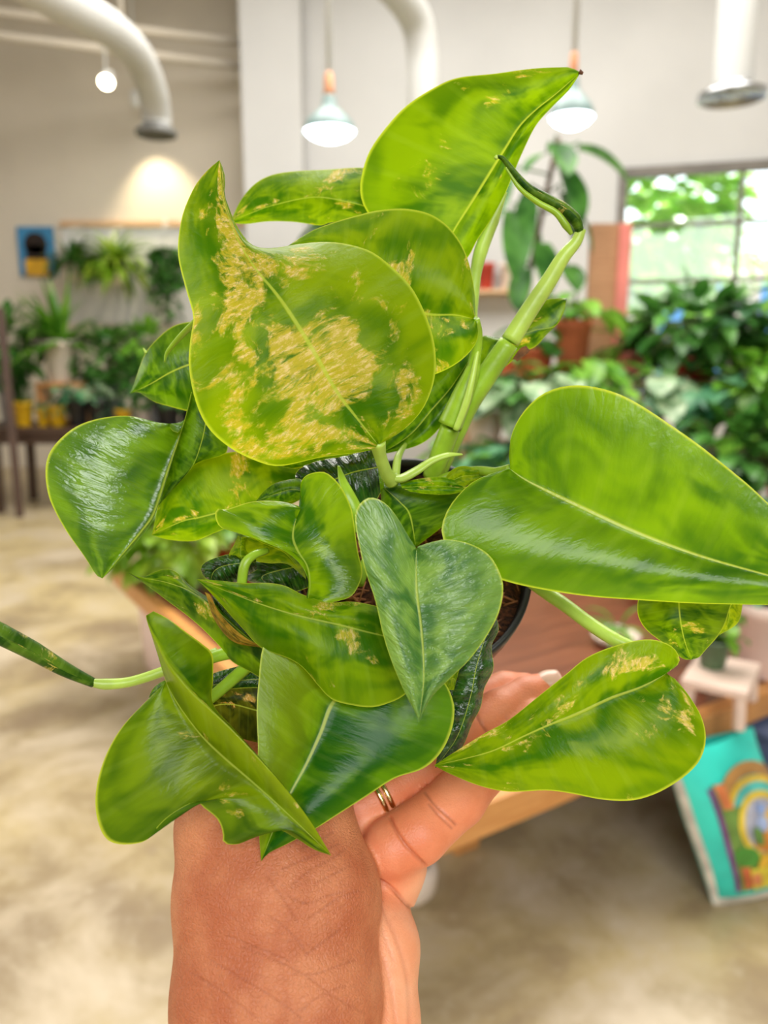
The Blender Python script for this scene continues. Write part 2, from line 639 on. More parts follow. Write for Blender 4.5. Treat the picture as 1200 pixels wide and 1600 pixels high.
# ------------------------------------------------------------------ left side of the shop
TZ = .82
tb0, tb1 = atZ(-40, 668, TZ), atZ(330, 668, TZ)
Yf = tb0.y
troot = thing('console_table', ((tb0.x + tb1.x) / 2, Yf + .42, 0), 'dark brown wooden console table against the cream wall', 'table')
tw = tb1.x - tb0.x + .3
MB().box((0, 0, TZ - .03), (tw, .86, .06)).build('tabletop', M['darkwood'], troot, .006)
MB().box((0, -.36, TZ - .11), (tw - .2, .04, .1)).build('apron', M['darkwood'], troot)
for sx in (-1, 1):
    for sy in (-1, 1):
        MB().bar((sx * (tw / 2 - .3), sy * .36, TZ - .06), (sx * (tw / 2 - .28), sy * .36, 0), .07).build('leg', M['darkwood'], troot)


def on_table(px, Y=None):
    Y = Y or Yf + .2
    p = atY(px, 640, Y)
    return Vector((p.x, p.y, TZ))


k = 7.4 / 1200
for i, (px, w, hh, lab, kd) in enumerate((
        (36, 30, 38, 'yellow pot holding a small conifer, at the table end', 'cone'),
        (66, 20, 28, 'small yellow pot between two bigger yellow pots on the dark table', 'arch'),
        (90, 28, 32, 'yellow pot with low foliage in front of the wooden box', 'arch'))):
    plant(on_table(px, Yf + .14), w * k / 2, hh * k, 'yellow', kd, 'gD' if i == 0 else 'gT', lab, (.12, .14, .17)[i], (160, 22, 26)[i], 40 + i, L=.1, H=.36, wd=.012, group='yellow pots on the dark table')
plant(on_table(192, Yf + .14), 26 * k / 2, 26 * k, 'yellow', 'arch', 'gT', 'yellow pot standing alone between black and white pots', .22, 26, 44, wd=.012, group='yellow pots on the dark table')
plant(on_table(121, Yf + .14), 32 * k / 2, 40 * k, 'black', 'broad', 'gT', 'black pot with teal leaves beside the yellow pots', .2, 22, 45, L=.14, group='black pots on the dark table')
plant(on_table(156, Yf + .14), 36 * k / 2, 42 * k, 'black', 'broad', 'gV', 'black pot with pale silvery leaves on the dark table', .2, 20, 46, L=.11, H=.2, group='black pots on the dark table')
plant(on_table(222, Yf + .3), 32 * k / 2, 40 * k, 'cream', 'bush', 'gD', 'white pot behind the dark heart leaf on the dark table', .24, 90, 47, L=.12, H=.4)
plant(on_table(262, Yf + .14), 38 * k / 2, 36 * k, 'black', 'bush', 'gD', 'black pot next to the white pot on the dark table', .22, 70, 48, L=.1, H=.2, group='black pots on the dark table')
plant(on_table(295, Yf + .3), 34 * k / 2, 38 * k, 'black', 'bush', 'gM', 'last black pot on the dark table, mostly behind leaves', .22, 70, 49, L=.1, H=.3, group='black pots on the dark table')

# wooden box stand with the white pot and big fern
bx = on_table(105, Yf + .52)
broot = thing('wooden_box', bx, 'open orange wood box standing on the dark table', 'box')
bw, bh = .46, .40
for nm, c, s in (('top', (0, 0, bh - .02), (bw, .3, .04)), ('base', (0, 0, .02), (bw, .3, .04)), ('side', (-bw / 2 + .02, 0, bh / 2), (.04, .3, bh - .08)), ('side', (bw / 2 - .02, 0, bh / 2), (.04, .3, bh - .08))):
    MB().box(c, s).build(nm, M['table'], broot, .004)
for i, (dx, m, lab) in enumerate(((-.1, 'pink', 'pink bowl inside the orange wood box'), (.1, 'cream', 'cream bowl inside the orange wood box'))):
    r = thing('bowl', bx + Vector((dx, -.05, .04)), lab, 'bowl')
    pot_parts(r, .09, .15, M[m])
plant(bx + Vector((-.02, 0, bh)), .16, .4, 'cream', 'fern', 'gM', 'large spilling fern in a white pot on top of the orange wood box', .6, 130, 50, wd=.03, name='potted_fern')
# side plant at the far left
plant(on_table(18, Yf + .55), .12, .5, 'grey', 'bush', 'gD', 'dense dark green plant in tall grey pot at the table end', .34, 110, 51, L=.2, H=.6)
plant(on_table(175, Yf + .62), .12, .42, 'grey', 'bush', 'gD', 'dark bushy plant in grey pot behind the black pots', .36, 190, 52, L=.16, H=.5)
plant(on_table(235, Yf + .64), .12, .5, 'grey', 'bush', 'gM', 'mid green bushy plant near the white panelling', .26, 120, 53, L=.16, H=.5)


def hanger(px, py, label, kind, leafmat, R, n, seed, Y=9.72, **kw):
    p = atY(px, py, Y)
    root = thing('hanging_planter', p, label, 'hanging plant', 'hanging planters below the wooden rail')
    pot_parts(root, .14, .2, M['cream'])
    f = fol(kind, R, n, seed, **kw).build('foliage', M[leafmat], root)
    f.location = (0, 0, .19)
    mb = MB()
    for a in (0, 2.1, 4.2):
        mb.tube([(.14 * math.cos(a), .14 * math.sin(a), .2), (0, 0, .62)], .006, 6)
    zr = p0.z - .02 - p.z
    mb.tube([(0, 0, .62), (0, YL - .07 - Y, max(.7, zr))], .006, 6)
    mb.build('cord', M['white'], root)


hanger(180, 445, 'bright green plant spilling from a hanging pot near the picture', 'arch', 'gL', .56, 130, 60, wd=.032)
hanger(262, 425, 'hanging plant with long trailing strands, behind the tall curled leaf', 'trail', 'gD', .2, 26, 61, L=.12, H=.75)
hanger(118, 440, 'hanging plant with strap leaves next to the yellow and blue picture', 'arch', 'gD', .42, 90, 62, wd=.03)

# picture on the wall: blue ground, dark round shape, yellow block
a, b = atY(28, 355, YL), atY(90, 432, YL)
pr = thing('wall_picture', ((a.x + b.x) / 2, YL - .03, b.z), 'blue, black and yellow picture on the cream wall', 'picture')
w, h = b.x - a.x, a.z - b.z
MB().box((0, 0, h / 2), (w, .04, h)).build('canvas', plain('poster_blue', S(62, 140, 190), .6), pr)
mb = MB().lathe([(.003, .006), (w * .27, .006), (w * .33, .0)], (0, -.022, h * .64), 28, Matrix.Rotation(math.pi / 2, 3, 'X'))
mb.box((0, -.024, h * .48), (w * .56, .008, h * .3))
mb.build('dark_shape', plain('poster_black', S(38, 24, 18), .7), pr)
MB().box((0, -.026, h * .17), (w * .66, .01, h * .34)).build('yellow_shape', plain('poster_yellow', S(222, 170, 40), .7), pr)

# tall dark easel post and the bucket under the table
a, b = atY(-4, 480, 7.0), atY(34, 800, 7.0)
b = Vector((b.x - .02, 7.0, 0)); a.y = 7.05
tag(MB().bar(a, b, .07, .05).build('easel_post', M['darkwood'], None), 'slanted dark wooden post at the picture edge beside the dark table', 'post')
p = atZ(36, 745, 0)
r = thing('bucket', (p.x, Yf + .3, 0), 'black bucket on the floor under the dark table', 'bucket')
pot_parts(r, .12, .3, M['black'], soil=False)

# ------------------------------------------------------------------ low display table
DZ = .47
T0 = atZ(178, 884, DZ); T1 = atZ(637, 1306, DZ); T2 = atZ(1200, 1082, DZ)
ex = (T2 - T1).normalized()
ey = Vector((-ex.y, ex.x, 0))
TLn = 1.8
TDp = (T0 - T1).dot(ey)
rotT = Matrix((ex, ey, Vector((0, 0, 1)))).transposed()
ang = math.atan2(ex.y, ex.x)
dt = thing('display_table', (T1.x, T1.y, 0), 'low honey wood display table crowded with plants', 'table', rz=ang)
MB().box((TLn / 2, TDp / 2, DZ - .035), (TLn - .1, TDp - .1, .064)).build('tabletop', M['tabletop'], dt)
for nm, c, s in (('edge_board', (TLn / 2, .025, DZ - .04), (TLn, .05, .084)), ('edge_board', (TLn / 2, TDp - .025, DZ - .04), (TLn, .05, .084)),
                 ('edge_board', (.025, TDp / 2, DZ - .04), (.05, TDp - .1, .084)), ('edge_board', (TLn - .025, TDp / 2, DZ - .04), (.05, TDp - .1, .084))):
    MB().box(c, s).build(nm, M['table'], dt, .006)
for cx in (.5, TLn - .25):
    for cy in (.45, TDp - .55):
        MB().box((cx, cy, (DZ - .07) / 2), (.09, .09, DZ - .07)).build('leg', M['table'], dt, .006)


def tpt(px, py, z=DZ):
    return atZ(px, py, z)


# pale planter on the floor below the far corner of the table
p = atZ(232, 1062, 0)
r = thing('floor_planter', (p.x + .16, p.y + .2, 0), 'tall blush pink planter on the floor beneath the table corner', 'planter')
MB().lathe([(.005, 0), (.2, 0), (.225, .02), (.24, .3), (.235, .35), (.215, .35), (.21, .3)], (0, 0, 0), 32).build('pot', M['pink'], r)
MB().lathe([(.004, .31), (.212, .31)], (0, 0, 0), 28).build('soil', M['soil'], r)

plant(tpt(268, 912), .12, .12, 'black', 'bush', 'gL', 'lime green bushy plant at the far corner of the low table', .27, 260, 70, L=.12, H=.22)
plant(tpt(362, 905), .12, .2, 'red', 'broad', 'gM', 'red pot with small plant near the far corner of the low table', .16, 16, 71, L=.1)

# little stool with the green pot
SZ = .115
st = atZ(1128, 1048, DZ + SZ)
sr = thing('plant_stool', (st.x, st.y, DZ), 'small blush wooden stool standing on the low table edge', 'stool', rz=ang + .42)
MB().box((0, 0, SZ - .012), (.24, .17, .024)).build('seat', M['pinkwood'], sr, .004)
for sx in (-1, 1):
    for sy in (-1, 1):
        MB().bar((sx * .1, sy * .065, SZ - .024), (sx * .108, sy * .07, 0), .026).build('leg', M['pinkwood'], sr, .003)
plant((st.x - .015, st.y + .03, DZ + SZ), .045, .085, 'dkgreen', 'broad', 'gM', 'small green pot on the blush stool', .09, 10, 72, L=.06, H=.09)
p = tpt(1215, 1072)
plant((p.x + .02, p.y + .12, DZ), .13, .24, 'pink', 'broad', 'gT', 'large pink pot beside the blush stool', .28, 22, 73, L=.2, H=.42)
p = tpt(962, 1006)
r = thing('saucer', p, 'round white saucer on the brown table top', 'saucer')
MB().lathe([(.004, .0), (.05, 0), (.075, .018), (.085, .034), (.08, .034), (.07, .02), (.045, .008), (.004, .008)], (0, 0, 0), 32).build('dish', M['cream'], r)
r2 = plant(p + Vector((0, 0, .009)), .04, .05, 'cream', 'arch', 'gM', 'small seedling in white pot sitting in the white saucer', .12, 9, 74, wd=.012)

# ------------------------------------------------------------------ plant stand behind the low table
SY = 5.0
sx0, sx1 = atY(722, 600, SY).x, atY(1330, 600, SY).x
stand = thing('plant_stand', ((sx0 + sx1) / 2, SY, 0), 'stepped wooden plant stand crowded with pots, below the window', 'stand')
sw = sx1 - sx0
tiers = ((.52, -.44), (.92, -.02), (1.30, .38))
for z, dy in tiers:
    MB().box((0, dy, z - .02), (sw, .4, .04)).build('shelf', M['palewood'], stand, .004)
for sx in (-1, 1):
    for z, dy in tiers:
        MB().box((sx * (sw / 2 - .05), dy, (z - .04) / 2), (.06, .3, z - .04)).build('leg', M['palewood'], stand, .004)


def on_tier(px, t, dy=0):
    z, d = tiers[t]
    Y = SY + d + dy
    return Vector((atY(px, 560, Y).x, Y, z))


# upper shelf
plant(on_tier(838, 2, .06), .12, .22, 'terra', 'broad', 'gD', 'terracotta pot with low leaves at the end of the upper shelf', .2, 12, 80, L=.18, H=.2)
plant(on_tier(893, 2, -.08), .12, .4, 'terra', 'broad', 'gM', 'tall terracotta pot under the coral board', .26, 16, 81, L=.2, H=.24)
plant(on_tier(1075, 2, -.1), .2, .16, 'red', 'bush', 'gD', 'wide red bowl with a dense dark plant before the window', .36, 190, 82, L=.2, H=.42)
plant(on_tier(1175, 2, -.12), .16, .2, 'grey', 'broad', 'gT', 'grey pot with broad teal leaves below the window', .3, 26, 83, L=.24, H=.5)
plant(on_tier(1265, 2, -.12), .16, .2, 'terra', 'broad', 'gM', 'terracotta pot with bright leaves at the photo edge', .32, 32, 84, L=.24, H=.6)
plant(on_tier(985, 2, .03), .1, .2, 'coral', 'arch', 'gM', 'coral pot with strap leaves beside the coral board', .4, 34, 85, wd=.035)
# middle shelf
plant(on_tier(760, 1), .13, .2, 'cream', 'broad', 'gD', 'cream pot with dark leaves at the end of the middle shelf', .32, 30, 86, L=.22, H=.42)
plant(on_tier(840, 1, -.03), .13, .18, 'terra', 'broad', 'gV', 'terracotta pot with pale silvery leaves on the middle shelf', .42, 48, 87, L=.24, H=.3)
plant(on_tier(925, 1, 0), .12, .2, 'black', 'broad', 'gM', 'black pot with mid green leaves on the middle shelf', .34, 34, 88, L=.22, H=.36)
plant(on_tier(1010, 1, -.02), .14, .22, 'red', 'broad', 'gV', 'red pot with silvery striped leaves on the middle shelf', .3, 22, 89, L=.24, H=.26)
plant(on_tier(1098, 1, 0), .14, .2, 'terra', 'broad', 'gT', 'terracotta pot with broad teal leaves on the middle shelf', .32, 24, 90, L=.24, H=.26)
plant(on_tier(1185, 1, 0), .15, .22, 'cream', 'bush', 'gM', 'cream pot with bushy mid green plant on the middle shelf', .32, 130, 91, L=.2, H=.34)
plant(on_tier(1275, 1, 0), .14, .22, 'terra', 'broad', 'gD', 'terracotta pot with dark leaves on the middle shelf, cut by the frame', .34, 28, 92, L=.24, H=.36)
# lower shelf
plant(on_tier(725, 0), .14, .2, 'terra', 'broad', 'gM', 'terracotta pot with green leaves at the end of the lower shelf', .3, 30, 93, L=.2, H=.3)
plant(on_tier(800, 0), .14, .2, 'tan', 'broad', 'gT', 'tan pot with teal leaves on the lower shelf', .34, 34, 94, L=.22, H=.28)
plant(on_tier(890, 0), .14, .2, 'terra', 'broad', 'gD', 'terracotta pot with dark leaves on the lower shelf', .34, 34, 95, L=.22, H=.34)
plant(on_tier(980, 0), .14, .2, 'cream', 'broad', 'gM', 'cream pot with mid green leaves on the lower shelf', .3, 20, 96, L=.2, H=.26)
plant(on_tier(1075, 0), .14, .22, 'terra', 'broad', 'gV', 'terracotta pot with silvery leaves on the lower shelf', .3, 20, 97, L=.22, H=.28)
plant(on_tier(1165, 0), .15, .22, 'coral', 'bush', 'gD', 'coral pot with dense dark plant on the lower shelf', .32, 150, 98, L=.18, H=.4)
plant(on_tier(1260, 0), .15, .22, 'terra', 'broad', 'gM', 'terracotta pot with leaves at the right end of the lower shelf', .38, 40, 99, L=.24, H=.5)
# on the low table in front of the stand
plant(tpt(1110, 930), .1, .16, 'cream', 'broad', 'gT', 'cream pot with teal leaves on the low table behind the pink pot', .24, 24, 100, L=.16, H=.3)
plant(tpt(1010, 925), .09, .13, 'terra', 'broad', 'gD', 'small terracotta pot on the low table behind the white saucer', .17, 18, 101, L=.13, H=.2)

# tan board with coral edge
p = on_tier(938, 2, .12)
b0 = atY(910, 350, p.y); b1 = atY(964, 350, p.y)
br = thing('display_board', (p.x, p.y, p.z), 'tan wooden board with coral pink edge leaning above the pots', 'board')
hb = b0.z - p.z
MB().box((-.02, 0, hb / 2), (.19, .05, hb)).build('panel', M['tan'], br, .003)
MB().box((.115, 0, hb / 2), (.08, .09, hb)).build('edge_strip', M['coral'], br, .003)

# climbing plant with big hanging leaves on its stake
p = on_tier(800, 2, .1)
cr = thing('climbing_plant', p, 'tall climbing plant with big drooping dark leaves on a stake', 'plant')
pot_parts(cr, .11, .2, M['terra'])
top = atY(872, 215, p.y) - p
MB().tube([(0, 0, .15), (top.x * .5, 0, top.z * .55), (top.x, 0, top.z)], .018, 8).build('stake', M['bark'], cr)
mb = MB()
for (px, py, dx, dy, dzz, L, wdt) in ((905, 235, 1, -.3, -.25, .42, .14), (868, 225, .25, -.8, -.6, .3, .1), (880, 262, .4, -.5, -1, .42, .13), (875, 300, .5, -.4, -1.2, .4, .13),
                                      (828, 300, -.2, -.3, -1.2, .55, .09), (800, 330, .1, -.4, -1.2, .5, .1), (855, 240, -.6, -.4, -.2, .26, .07), (845, 380, .2, -.5, -1, .36, .1),
                                      (790, 270, -.3, -.5, -.9, .34, .09), (885, 415, .3, -.6, -.6, .22, .1), (905, 330, .5, -.2, -1.0, .3, .08), (820, 420, -.3, -.4, -1.1, .3, .09)):
    q = atY(px, py, p.y - .06) - p
    blade(mb, q, (dx, dy, dzz), L, wdt, .8, 8, .03, True)
    f = min(1, max(.3, q.z / top.z))
    mb.tube([(top.x * f, 0, top.z * f), q + Vector((0, 0, .05)), q], .008, 5)
mb.build('foliage', M['gD'], cr)
# dark plant far behind the tall leaf
p = atY(556, 420, 7.6)
plant((p.x, 7.6, 0), .2, 1.45, 'grey', 'broad', 'gD', 'dark tall floor plant behind the small top leaf, near the pillar', .4, 40, 103, L=.34, H=2.2)

# small shelf on the wall with a red and a cream pot
wr = thing('wall_shelf', A + WD * wallpt(772, 452)[0] + Vector((0, 0, wallpt(772, 455)[1])), 'short pale wooden shelf on the white wall', 'shelf', rz=math.atan2(WD.y, WD.x))
MB().box((0, -.13, -.02), (.8, .26, .04)).build('board', M['palewood'], wr, .004)
MB().box((-.25, -.03, -.09), (.03, .06, .1)).build('bracket', M['palewood'], wr)
MB().box((.25, -.03, -.09), (.03, .06, .1)).build('bracket', M['palewood'], wr)
for dx, m, lab in ((-.08, 'red', 'red clay pot on the short wall shelf'), (.18, 'cream', 'cream pot on the short wall shelf')):
    q = wr.location + WD * dx - WN * .13
    plant(q, .1, .28, m, 'arch', 'gM', lab, .09, 14, 104 + int(dx * 10), wd=.02)

# something pale and round on the floor behind the palm
p = atZ(640, 1432, 0)
r = thing('floor_pot', (p.x, p.y + .08, 0), 'small round white pot on the floor, peeking out behind the palm', 'pot')
MB().lathe([(.004, 0), (.05, 0), (.075, .03), (.08, .08), (.07, .11), (.06, .11), (.066, .08)], (0, 0, 0), 28).build('pot', M['cream'], r)

# ------------------------------------------------------------------ soil bag and blue bin
bl = atZ(1113, 1413, 0.0); brr = atZ(1248, 1378, 0.0)
w_bag = (brr - bl).length
tl = atZ(1036, 1176, .44); tr_ = atZ(1168, 1138, .46)
tl = tl; c00, c10, c01, c11 = bl, brr, tl, tl + (tr_ - tl) * 1.06
bag_o = (c00 + c10) / 2
bag = thing('soil_bag', bag_o, 'turquoise printed soil bag leaning against the low table', 'bag')
nB = ((c10 - c00).cross(c01 - c00)).normalized()
if nB.dot(EYE - bag_o) < 0: nB = -nB


def bagp(u, v, off=0., side=1):
    p = (c00 * (1 - u) + c10 * u) * (1 - v) + (c01 * (1 - u) + c11 * u) * v
    puff = .075 * (math.sin(math.pi * min(1, max(0, u))) ** .6) * (math.sin(math.pi * min(1, max(0, .03 + .94 * v))) ** .5)
    wob = .006 * math.sin(9 * u + 4 * v) * math.sin(7 * v)
    return p + nB * (side * (puff + wob) + off) - bag_o


teal = plain('turquoise_plastic', S(60, 222, 204), .3, .12, 9)
mb = MB()
mb.grid([[bagp(i / 24, j / 24) for i in range(25)] for j in range(25)])
mb.grid([[bagp(i / 24, j / 24, 0, -.55) for i in range(25)] for j in range(25)])
mb.build('sack', teal, bag)


def decal(name, mat, f, nu=14, nv=14, off=.003):
    mb = MB().grid([[bagp(*f(i / nu, j / nv), off) for i in range(nu + 1)] for j in range(nv + 1)])
    return mb.build(name, mat, bag)


def rect(u0, u1, v0, v1):
    return lambda a, b: (u0 + (u1 - u0) * a, v0 + (v1 - v0) * b)


def disc(u, v, ru, rv, r0=0, t0=0, t1=2 * math.pi):
    return lambda a, b: (u + ru * (r0 + (1 - r0) * b) * math.cos(t0 + (t1 - t0) * a), v + rv * (r0 + (1 - r0) * b) * math.sin(t0 + (t1 - t0) * a))


C_ = lambda n, *c: plain('print_' + n, S(*c), .35, .18, 14)
decal('white_seam', C_('white', 232, 228, 216), rect(0, 1, 0.0, .06))
decal('white_seam', C_('white', 232, 228, 216), rect(0, .05, 0.06, 1))
decal('purple_band', C_('purple', 128, 66, 140), rect(.2, .245, .1, .78), off=.004)
decal('picture_panel', C_('green', 116, 154, 74), rect(.245, .93, .1, .8), off=.004)
decal('sky_panel', C_('aqua', 96, 212, 204), rect(.26, .93, .66, .8), off=.005)
decal('title_arch', C_('brown', 182, 136, 78), disc(.64, .52, .46, .36, .8, .7, 2.55), 24, 4, .0085)
decal('title_underline', C_('gold', 236, 200, 64), disc(.64, .52, .4, .28, .88, .7, 2.5), 24, 3, .009)
decal('orange_flag', C_('orange', 236, 140, 84), rect(.26, .36, .66, .8), off=.009)
decal('garden_scene', C_('lilac', 190, 192, 208), disc(.64, .5, .24, .175), 24, 6, .006)
decal('yellow_ring', C_('yellow', 240, 210, 76), disc(.64, .5, .3, .21, .8), 32, 3, .007)
for i, (u, v, ru, rv, c) in enumerate(((.58, .42, .13, .06, (226, 146, 56)), (.72, .52, .13, .08, (244, 196, 80)), (.77, .5, .07, .045, (236, 96, 88)), (.6, .53, .07, .045, (176, 196, 244)),
                                       (.64, .61, .06, .035, (156, 184, 240)), (.76, .42, .07, .035, (116, 126, 206)), (.5, .47, .05, .06, (110, 160, 80)))):
    decal('flower_print', C_('flower', *c), disc(u, v, ru, rv), 16, 4, .0095 + i * .0008)
decal('leaf_print', C_('leaf', 84, 160, 66), disc(.36, .34, .12, .07), 16, 4, .008)
decal('gold_arch', C_('gold', 240, 192, 64), disc(.7, .26, .26, .12, .25, 0, math.pi), 24, 4, .012)
decal('clay_print', C_('clay', 218, 116, 74), rect(.28, .38, .12, .28), off=.007)
decal('yellow_label', C_('yellow', 250, 226, 78), rect(.36, .92, .105, .255), off=.0105)
decal('label_dot', C_('dot', 244, 152, 104), disc(.41, .18, .05, .05), 16, 3, .0115)
for i in range(9):
    u = .55 + i * .034
    decal('label_stroke', C_('stroke', 196, 156, 24), rect(u, u + .016, .17 + .006 * (i % 2), .22), 2, 2, .0125)

p = atZ(1250, 1320, 0)
bn = thing('storage_bin', (T2.x + .17, T2.y + .13, 0), 'slate blue storage bin under the low table edge', 'bin', rz=ang)
MB().box((0, 0, .17), (.5, .34, .34)).build('body', M['slate'], bn, .015, 3)
MB().box((0, 0, .355), (.53, .37, .03)).build('lid', M['slate'], bn, .008)
MB().box((-.18, -.19, .355), (.06, .03, .05)).build('latch', M['cream'], bn, .005)

# ------------------------------------------------------------------ outside the window
structure('street_ground', MB().box((6, 20, -.06), (50, 18, .1)), plain('pavement', S(190, 186, 178), .8))
o_ = A + WN * 9


def outside(s, d, z=0):
    q = A + WD * s + WN * d
    return Vector((q.x, q.y, z))


for i, (px, py, Y, R, n, lab) in enumerate(((1015, 330, 13, 1.35, 560, 'leafy street tree outside, at the window corner'), (1085, 400, 19.5, 1.5, 150, 'leafy street tree outside, further down the street'), (1370, 400, 14, 1.4, 300, 'leafy street tree at the photo edge outside'))):
    q = atY(px, py, Y)
    r = thing('street_tree', (q.x, q.y, 0), lab, 'tree', 'street trees outside the window')
    h = q.z - R * .95
    MB().tube([(0, 0, 0), (.1, 0, h * .5), (0, .1, h + .5)], [.14, .11, .07], 10).build('trunk', M['bark'], r)
    f = fol('bush', R, n, 200 + i, L=.5, H=R * 1.9).build('crown', M['gS'], r)
    f.location = (0, 0, h)
br = thing('street_building', outside(4.0, 15), 'pale pink and blue building across the street', 'building', rz=math.atan2(WD.y, WD.x))
MB().box((0, 1, 2.0), (16, 2, 4.0)).build('wall', plain('pink_stucco', S(238, 214, 206), .8), br)
for k in range(5):
    MB().box((-6 + k * 2.6, -.03, 2.2), (1.7, .1, 2.6)).build('shutter', plain('blue_shutter', S(96, 150, 220), .6), br)
cr_ = thing('parked_car', outside(2.6, 3.2), 'blue parked car outside the window', 'car', rz=math.atan2(WD.y, WD.x))
body = MB()
prof = [(-2, .35), (-2, .8), (-1.3, .95), (-.7, 1.4), (.7, 1.42), (1.4, .98), (2, .85), (2.05, .35)]
vs = [(x, y, z) for y in (-.8, .8) for x, z in prof]
n_ = len(prof)
body.add(vs, [tuple(range(n_)), tuple(range(n_, 2 * n_))[::-1]] + [(i, (i + 1) % n_, n_ + (i + 1) % n_, n_ + i) for i in range(n_)])
body.build('body', plain('car_blue', S(60, 130, 220), .12, .03), cr_, .08, 3)
for sx in (-1.25, 1.25):
    for sy in (-.76, .76):
        MB().lathe([(.01, -.1), (.32, -.1), (.34, 0), (.32, .1), (.01, .1)], (sx, sy, .34), 24, Matrix.Rotation(math.pi / 2, 3, 'X')).build('wheel', M['black'], cr_)

#@@PLANT
# ------------------------------------------------------------------ the held plant: leaves lofted base -> tip between margin and midrib curves
CM = .01


def leaf_mat(name, dark, light, gold=.0, rough=.3, wr=.25, trans=.45, seed=0, gcol=(200, 186, 58), tl=None, sheen=.13, edge=(196, 212, 70), contrast=(.36, .64), gs=(2.2, 9)):
    """waxy pothos leaf: streaks run along the side veins (constant v), gold variegation with painted glints, pale midrib and rim"""
    t = NT(name)
    at = t.n('ShaderNodeAttribute', attribute_name='lf')
    sep = t.n('ShaderNodeSeparateXYZ')
    t.t.links.new(at.outputs['Vector'], sep.inputs[0])
    u, v = sep.outputs[0], sep.outputs[1]
    au = t.math('ABSOLUTE', u)
    vv = t.scaled(at.outputs['Vector'], (1, 1, 1), (seed * 3.7, seed * 1.3, seed))
    co = t.coord()
    n1 = t.noise(t.scaled(vv, (1.1, 3.2, 1)), 1.6, 2, .5, .8)
    n2 = t.noise(t.scaled(vv, (1.2, 16, 1)), 1.5, 5, .6, .4)
    mixf = t.math('ADD', t.math('MULTIPLY', n1, .82), t.math('MULTIPLY', n2, .18))
    c = t.mix(t.ramp(mixf, *contrast), dark, light)
    # lighter towards the margin, as in young growth
    c = t.mix(t.math('MULTIPLY', t.ramp(au, .55, 1.0), .35), c, light)
    c = t.mix(t.math('MULTIPLY', sep.outputs[2], .8), c, S(166, 186, 18))
    g = None
    if gold > 0:
        gn = t.noise(t.scaled(vv, (gs[0], gs[1], 1), (4.2, 9.1, 0)), 1.0, 6, .68, .5)
        gb = t.noise(t.scaled(vv, (1.1, 2.0, 1), (1.7, 3.3, 0)), 1.5, 2, .5)
        gm = t.math('ADD', t.math('MULTIPLY', gn, .55), t.math('MULTIPLY', gb, .45))
        g = t.ramp(gm, .60 - gold * .078, .66 - gold * .078)
        fl = t.noise(t.scaled(vv, (2.4, 26, 1), (2, 7, 0)), 1.6, 5, .7, .8)
        g = t.math('MULTIPLY', g, t.ramp(fl, .3, .5))
        gc = t.mix(t.ramp(t.noise(t.scaled(vv, (4, 34, 1)), 2.0, 5, .75), .45, .66), S(*gcol), S(248, 222, 160))  # paler glints on the gold are put into the colour
        c = t.mix(t.math('MULTIPLY', g, .9), c, gc)
    # side veins and midrib
    ph = t.math('SINE', t.math('MULTIPLY', t.math('ADD', v, t.math('MULTIPLY', au, -.02)), 62))
    vein = t.math('MULTIPLY', t.math('MULTIPLY', t.ramp(ph, .7, 1), n1), .11)
    c = t.mix(vein, c, S(176, 206, 96))
    rib = t.ramp(au, .026, .008)
    c = t.mix(t.math('MULTIPLY', rib, .75), c, S(188, 206, 84))
    rim = t.ramp(au, .968, .995)
    c = t.mix(t.math('MULTIPLY', rim, .8), c, S(*edge))
    # relief
    w1 = t.noise(t.scaled(vv, (2.6, 26, 1)), 1.6, 3, .55, .7)
    w2 = t.noise(co, 230, 3, .55)
    h = t.math('ADD', t.math('MULTIPLY', w1, 1.0), t.math('MULTIPLY', w2, .35))
    h = t.math('ADD', h, t.math('MULTIPLY', rib, -.5))
    if g is not None: h = t.math('ADD', h, t.math('MULTIPLY', t.math('MULTIPLY', g, t.noise(co, 420, 2, .6)), .9))
    nrm = t.bump(h, wr * .6, .0035)
    p = t.pbr(c, rough, nrm, 0, sheen)
    tr = t.n('ShaderNodeBsdfTranslucent')
    hs = t.n('ShaderNodeHueSaturation')
    hs.inputs['Hue'].default_value = .488
    hs.inputs['Saturation'].default_value = 1.2
    hs.inputs['Value'].default_value = 1.6
    t.put(hs.inputs['Color'], c)
    t.put(tr.inputs[0], hs.outputs[0])
    m = t.n('ShaderNodeMixShader')
    m.inputs[0].default_value = trans
    t.t.links.new(p, m.inputs[1]); t.t.links.new(tr.outputs[0], m.inputs[2])
    return t.done(m.outputs[0])


def parse(s):
    a = [float(x) for x in s.replace(',', ' ').split()]
    return np.array(a).reshape(-1, 2)


def resample(P, fr):
    D = np.array(catmull(P, 10))
    L = np.concatenate([[0], np.cumsum(np.hypot(*(np.diff(D, axis=0).T)))])
    L /= L[-1]
    return np.stack([np.interp(fr, L, D[:, 0]), np.interp(fr, L, D[:, 1])], 1)


HOLD = W(640, 880, 33.5 * CM)
plant_root = thing('potted_pothos', HOLD, 'lush green and gold heart-leaf plant in a black pot, held up in the hand', 'plant')


def smooth_interp(f, zs):
    zs = np.array(zs, float)
    x = np.linspace(0, 1, len(zs))
    i = np.clip(np.searchsorted(x, f) - 1, 0, len(zs) - 2)
    t = (f - x[i]) / (x[i + 1] - x[i])
    d = np.gradient(zs) if len(zs) > 2 else np.array([zs[1] - zs[0]] * 2)
    h = x[1] - x[0]
    a, b = zs[i], zs[i + 1]
    da, db = d[i], d[i + 1]
    return a * (1 + 2 * t) * (1 - t) ** 2 + b * t * t * (3 - 2 * t) + (da * t * (1 - t) ** 2 - db * t * t * (1 - t))


